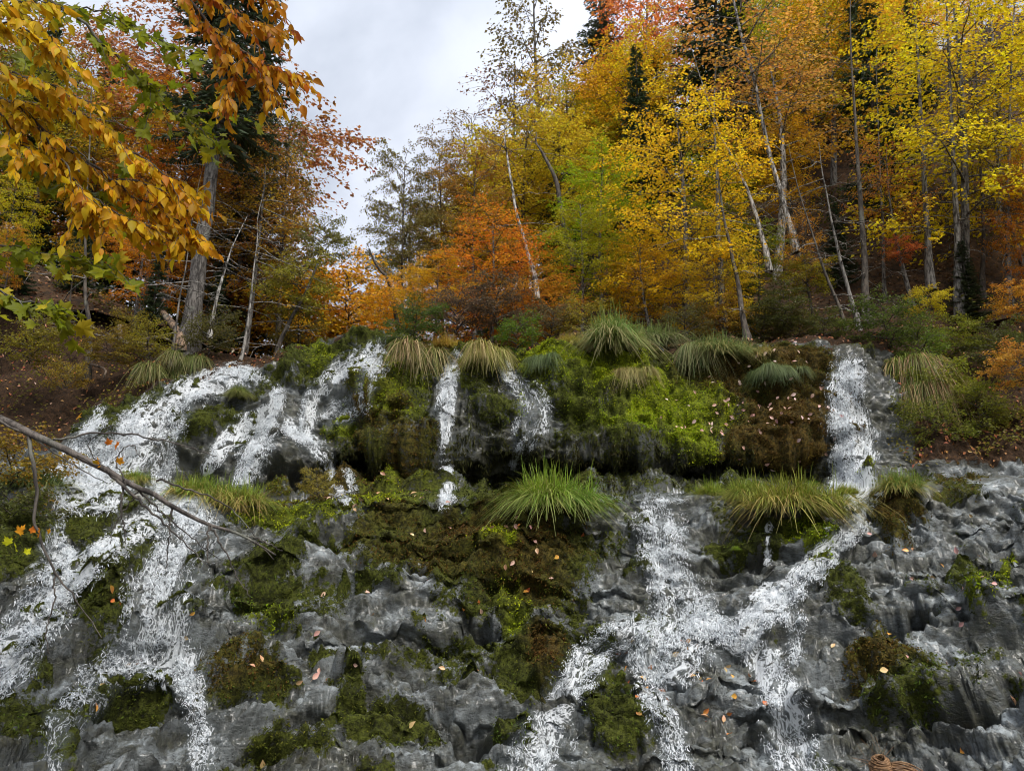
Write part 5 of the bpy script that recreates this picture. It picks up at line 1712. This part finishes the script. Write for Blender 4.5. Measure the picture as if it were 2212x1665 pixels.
# ------------------------------------------------------------------ person at the lower right, only the hair shows in the frame
def person():
    M_SKIN = simple_mat('skin', (.50, .30, .22), (.56, .34, .25), 20, .5, .002)
    M_HAIR = simple_mat('brown_hair', (.05, .024, .010), (.30, .17, .08), 22, .42, .004, stretch=(1, 6, 6))
    M_COAT = simple_mat('dark_jacket', (.02, .025, .035), (.035, .04, .055), 30, .8, .004)
    M_TROU = simple_mat('trousers', (.03, .032, .04), (.05, .05, .06), 30, .85, .003)
    top = P(1897, 1628, 2.2)
    X, Yp, Hh = float(top[0]), 2.2, float(top[2]) + .05 - .091
    o = thing('person', 'person with light brown hair tied in a loose bun at the bottom edge', 'person', (X, Yp, -.05))
    h = Hh / 7.4 * 7.4

    def skin(name, joints, edges, mat, parent=o, sub=2):
        me = bpy.data.meshes.new(name)
        me.from_pydata([j[0] for j in joints], edges, [])
        ob_ = ob(name, me, parent)
        md = ob_.modifiers.new('skin', 'SKIN')
        for i, j in enumerate(joints):
            sv = me.skin_vertices[0].data[i]
            sv.radius = j[1] if hasattr(j[1], '__len__') else (j[1], j[1])
            sv.use_root = (i == 0)
        sb = ob_.modifiers.new('sub', 'SUBSURF')
        sb.levels = sb.render_levels = sub
        me.materials.append(mat)
        for p_ in me.polygons:
            p_.use_smooth = True
        return ob_
    k = h / 1.6
    J = [((0, 0, .86 * k), (.15, .10)), ((0, 0, 1.02 * k), (.135, .09)), ((0, .01, 1.2 * k), (.16, .10)), ((0, .0, 1.31 * k), (.09, .07)), ((0, 0, 1.38 * k), (.05, .05)), ((0, .02, 1.44 * k), (.07, .08)), ((0, .02, 1.52 * k), (.078, .095)), ((0, .01, 1.565 * k), (.05, .065))]
    E = [(i, i + 1) for i in range(7)]
    for s in (-1, 1):
        b = len(J)
        J += [((s * .17 * k, 0, 1.29 * k), .055), ((s * .21 * k, .0, 1.02 * k), .042), ((s * .20 * k, .08, .80 * k), .030), ((s * .20 * k, .11, .72 * k), (.018, .036))]
        E += [(3, b), (b, b + 1), (b + 1, b + 2), (b + 2, b + 3)]
        b = len(J)
        J += [((s * .09 * k, 0, .80 * k), .085), ((s * .10 * k, .01, .46 * k), .055), ((s * .10 * k, -.02, .09 * k), .038), ((s * .11 * k, .13, .05 * k), (.04, .028))]
        E += [(0, b), (b, b + 1), (b + 1, b + 2), (b + 2, b + 3)]
    skin('body', J, E, M_SKIN)
    JC = [((0, 0, .80 * k), (.18, .125)), ((0, 0, 1.02 * k), (.16, .11)), ((0, .01, 1.2 * k), (.18, .12)), ((0, 0, 1.325 * k), (.075, .07))]
    EC = [(0, 1), (1, 2), (2, 3)]
    for s in (-1, 1):
        b = len(JC)
        JC += [((s * .175 * k, 0, 1.285 * k), .07), ((s * .215 * k, 0, 1.02 * k), .056), ((s * .205 * k, .075, .82 * k), .044)]
        EC += [(2, b), (b, b + 1), (b + 1, b + 2)]
    skin('jacket', JC, EC, M_COAT)
    JT = [((0, 0, .85 * k), (.165, .115))]
    ET = []
    for s in (-1, 1):
        b = len(JT)
        JT += [((s * .09 * k, 0, .78 * k), .098), ((s * .10 * k, .01, .46 * k), .068), ((s * .10 * k, -.02, .10 * k), .055)]
        ET += [(0, b), (b, b + 1), (b + 1, b + 2)]
    skin('trousers', JT, ET, M_TROU)
    # fingers of each hand, curled
    for s in (-1, 1):
        for f in range(4):
            a = (s * .20 * k + (f - 1.5) * .004, .10 + (f - 1.5) * .020, .71 * k)
            skin('finger', [(a, .009), ((a[0] - s * .006, a[1] + .004, a[2] - .035), .0085), ((a[0] - s * .022, a[1] + .004, a[2] - .058 + .006 * abs(f - 1)), .007)], [(0, 1), (1, 2)], M_SKIN, sub=1)
        a = (s * .19 * k, .135, .745 * k)
        skin('thumb', [(a, .011), ((a[0] - s * .012, a[1] + .024, a[2] - .025), .010), ((a[0] - s * .02, a[1] + .026, a[2] - .05), .008)], [(0, 1), (1, 2)], M_SKIN, sub=1)
    # hair: cap drawn back, a bun and loose ends, all as strands
    zc = Hh - .095
    cap_c = np.array([0, .0, zc + .03])
    strands = []
    bun = np.array([0, -.01, Hh + .091 - .030])
    r_ = np.random.default_rng(5)
    for i in range(520):
        a = r_.uniform(0, 6.283)
        e = r_.uniform(-.75, 1.0)
        st = cap_c + np.array([.088 * math.cos(a) * math.cos(e), .106 * math.sin(a) * math.cos(e), .108 * math.sin(e)])
        t = np.linspace(0, 1, 9)[:, None]
        path = st * (1 - t) + (bun - np.array([0, 0, .02])) * t
        d = path - cap_c
        rad = np.linalg.norm(d / np.array([.088, .106, .108]), axis=1, keepdims=True)
        path = cap_c + d / rad * (1.02 + .03 * r_.random())
        strands.append((path, np.linspace(.0028, .0022, 9)))
    for i in range(190):
        a0 = r_.uniform(0, 6.283)
        tilt_ = r_.normal(0, .5)
        rr = .026 * r_.uniform(.75, 1.05)
        t = np.linspace(0, 1, 14)
        ang = a0 + t * r_.uniform(1.8, 4.2)
        hz = r_.uniform(-.022, .022)
        cr = math.sqrt(max(.02, 1 - (hz / .027) ** 2))
        pts = np.stack([rr * cr * np.cos(ang), rr * cr * np.sin(ang) * .9, hz + .006 * np.sin(ang + tilt_)], -1)
        strands.append((bun + pts, .0022))
    for i in range(130):
        t = np.linspace(0, 1, 10)[:, None]
        L = r_.uniform(.05, .105)
        d = np.array([1, r_.normal(-.1, .18), r_.normal(.05, .16)])
        st = bun + np.array([.022, r_.normal(0, .012), r_.normal(-.006, .008)])
        strands.append((st + d * L * t + np.array([0, 0, -.55 * L]) * t ** 2.2, np.linspace(.002, .0007, 10)))
    for i in range(60):
        t = np.linspace(0, 1, 8)[:, None]
        L = r_.uniform(.03, .055)
        d = np.array([-1, r_.normal(-.2, .3), r_.normal(-.25, .2)])
        strands.append((bun + np.array([-.02, 0, -.014]) + d * L * t + np.array([0, 0, -.4 * L]) * t ** 2, np.linspace(.002, .0008, 8)))
    for i in range(40):
        t = np.linspace(0, 1, 8)[:, None]
        d = nrm(r_.normal(0, 1, 3) + np.array([0, 0, .6]))
        strands.append((bun + d * .024 + d * .016 * t + r_.normal(0, .7, 3) * .03 * t ** 2, .0003))
    V, F = tubes(strands, 4)
    hair = ob('hair', make_mesh('hair', V, F, [M_HAIR]), o, kind='stuff')
    # face, turned to the falls
    zf = zc + .0
    for s in (-1, 1):
        th = np.linspace(0, 2 * math.pi, 10, endpoint=False)
    def ball(name, c, r, mat, par=o):
        th, ph = np.meshgrid(np.linspace(0, 2 * math.pi, 12, endpoint=False), np.linspace(.05, math.pi - .05, 8))
        d = np.stack([np.sin(ph) * np.cos(th), np.sin(ph) * np.sin(th), np.cos(ph)], -1)
        V = np.array(c) + d * np.array(r)
        i_, j_ = np.arange(7)[:, None] * 12, np.arange(12)[None]
        jn = (j_ + 1) % 12
        F = np.stack([i_ + j_, i_ + 12 + j_, i_ + 12 + jn, i_ + jn], -1).reshape(-1, 4)
        return ob(name, make_mesh(name, V.reshape(-1, 3), F, [mat]), par)
    for s in (-1, 1):
        ball('eye', (s * .03, .105, zf + .055), (.012, .010, .009), simple_mat('eye', (.6, .6, .6), (.05, .03, .02), 3, .2, 0))
        ball('ear', (s * .08, .01, zf + .045), (.010, .018, .030), M_SKIN)
    ball('nose', (0, .118, zf + .03), (.012, .018, .022), M_SKIN)
    ball('mouth', (0, .108, zf - .005), (.024, .008, .007), simple_mat('lips', (.4, .16, .14), (.45, .18, .15), 20, .4, 0))


person()
print('tris', sum(len(m.polygons) * 2 for m in bpy.data.meshes), 'fallen', nleaf, 'objects', len(bpy.data.objects))
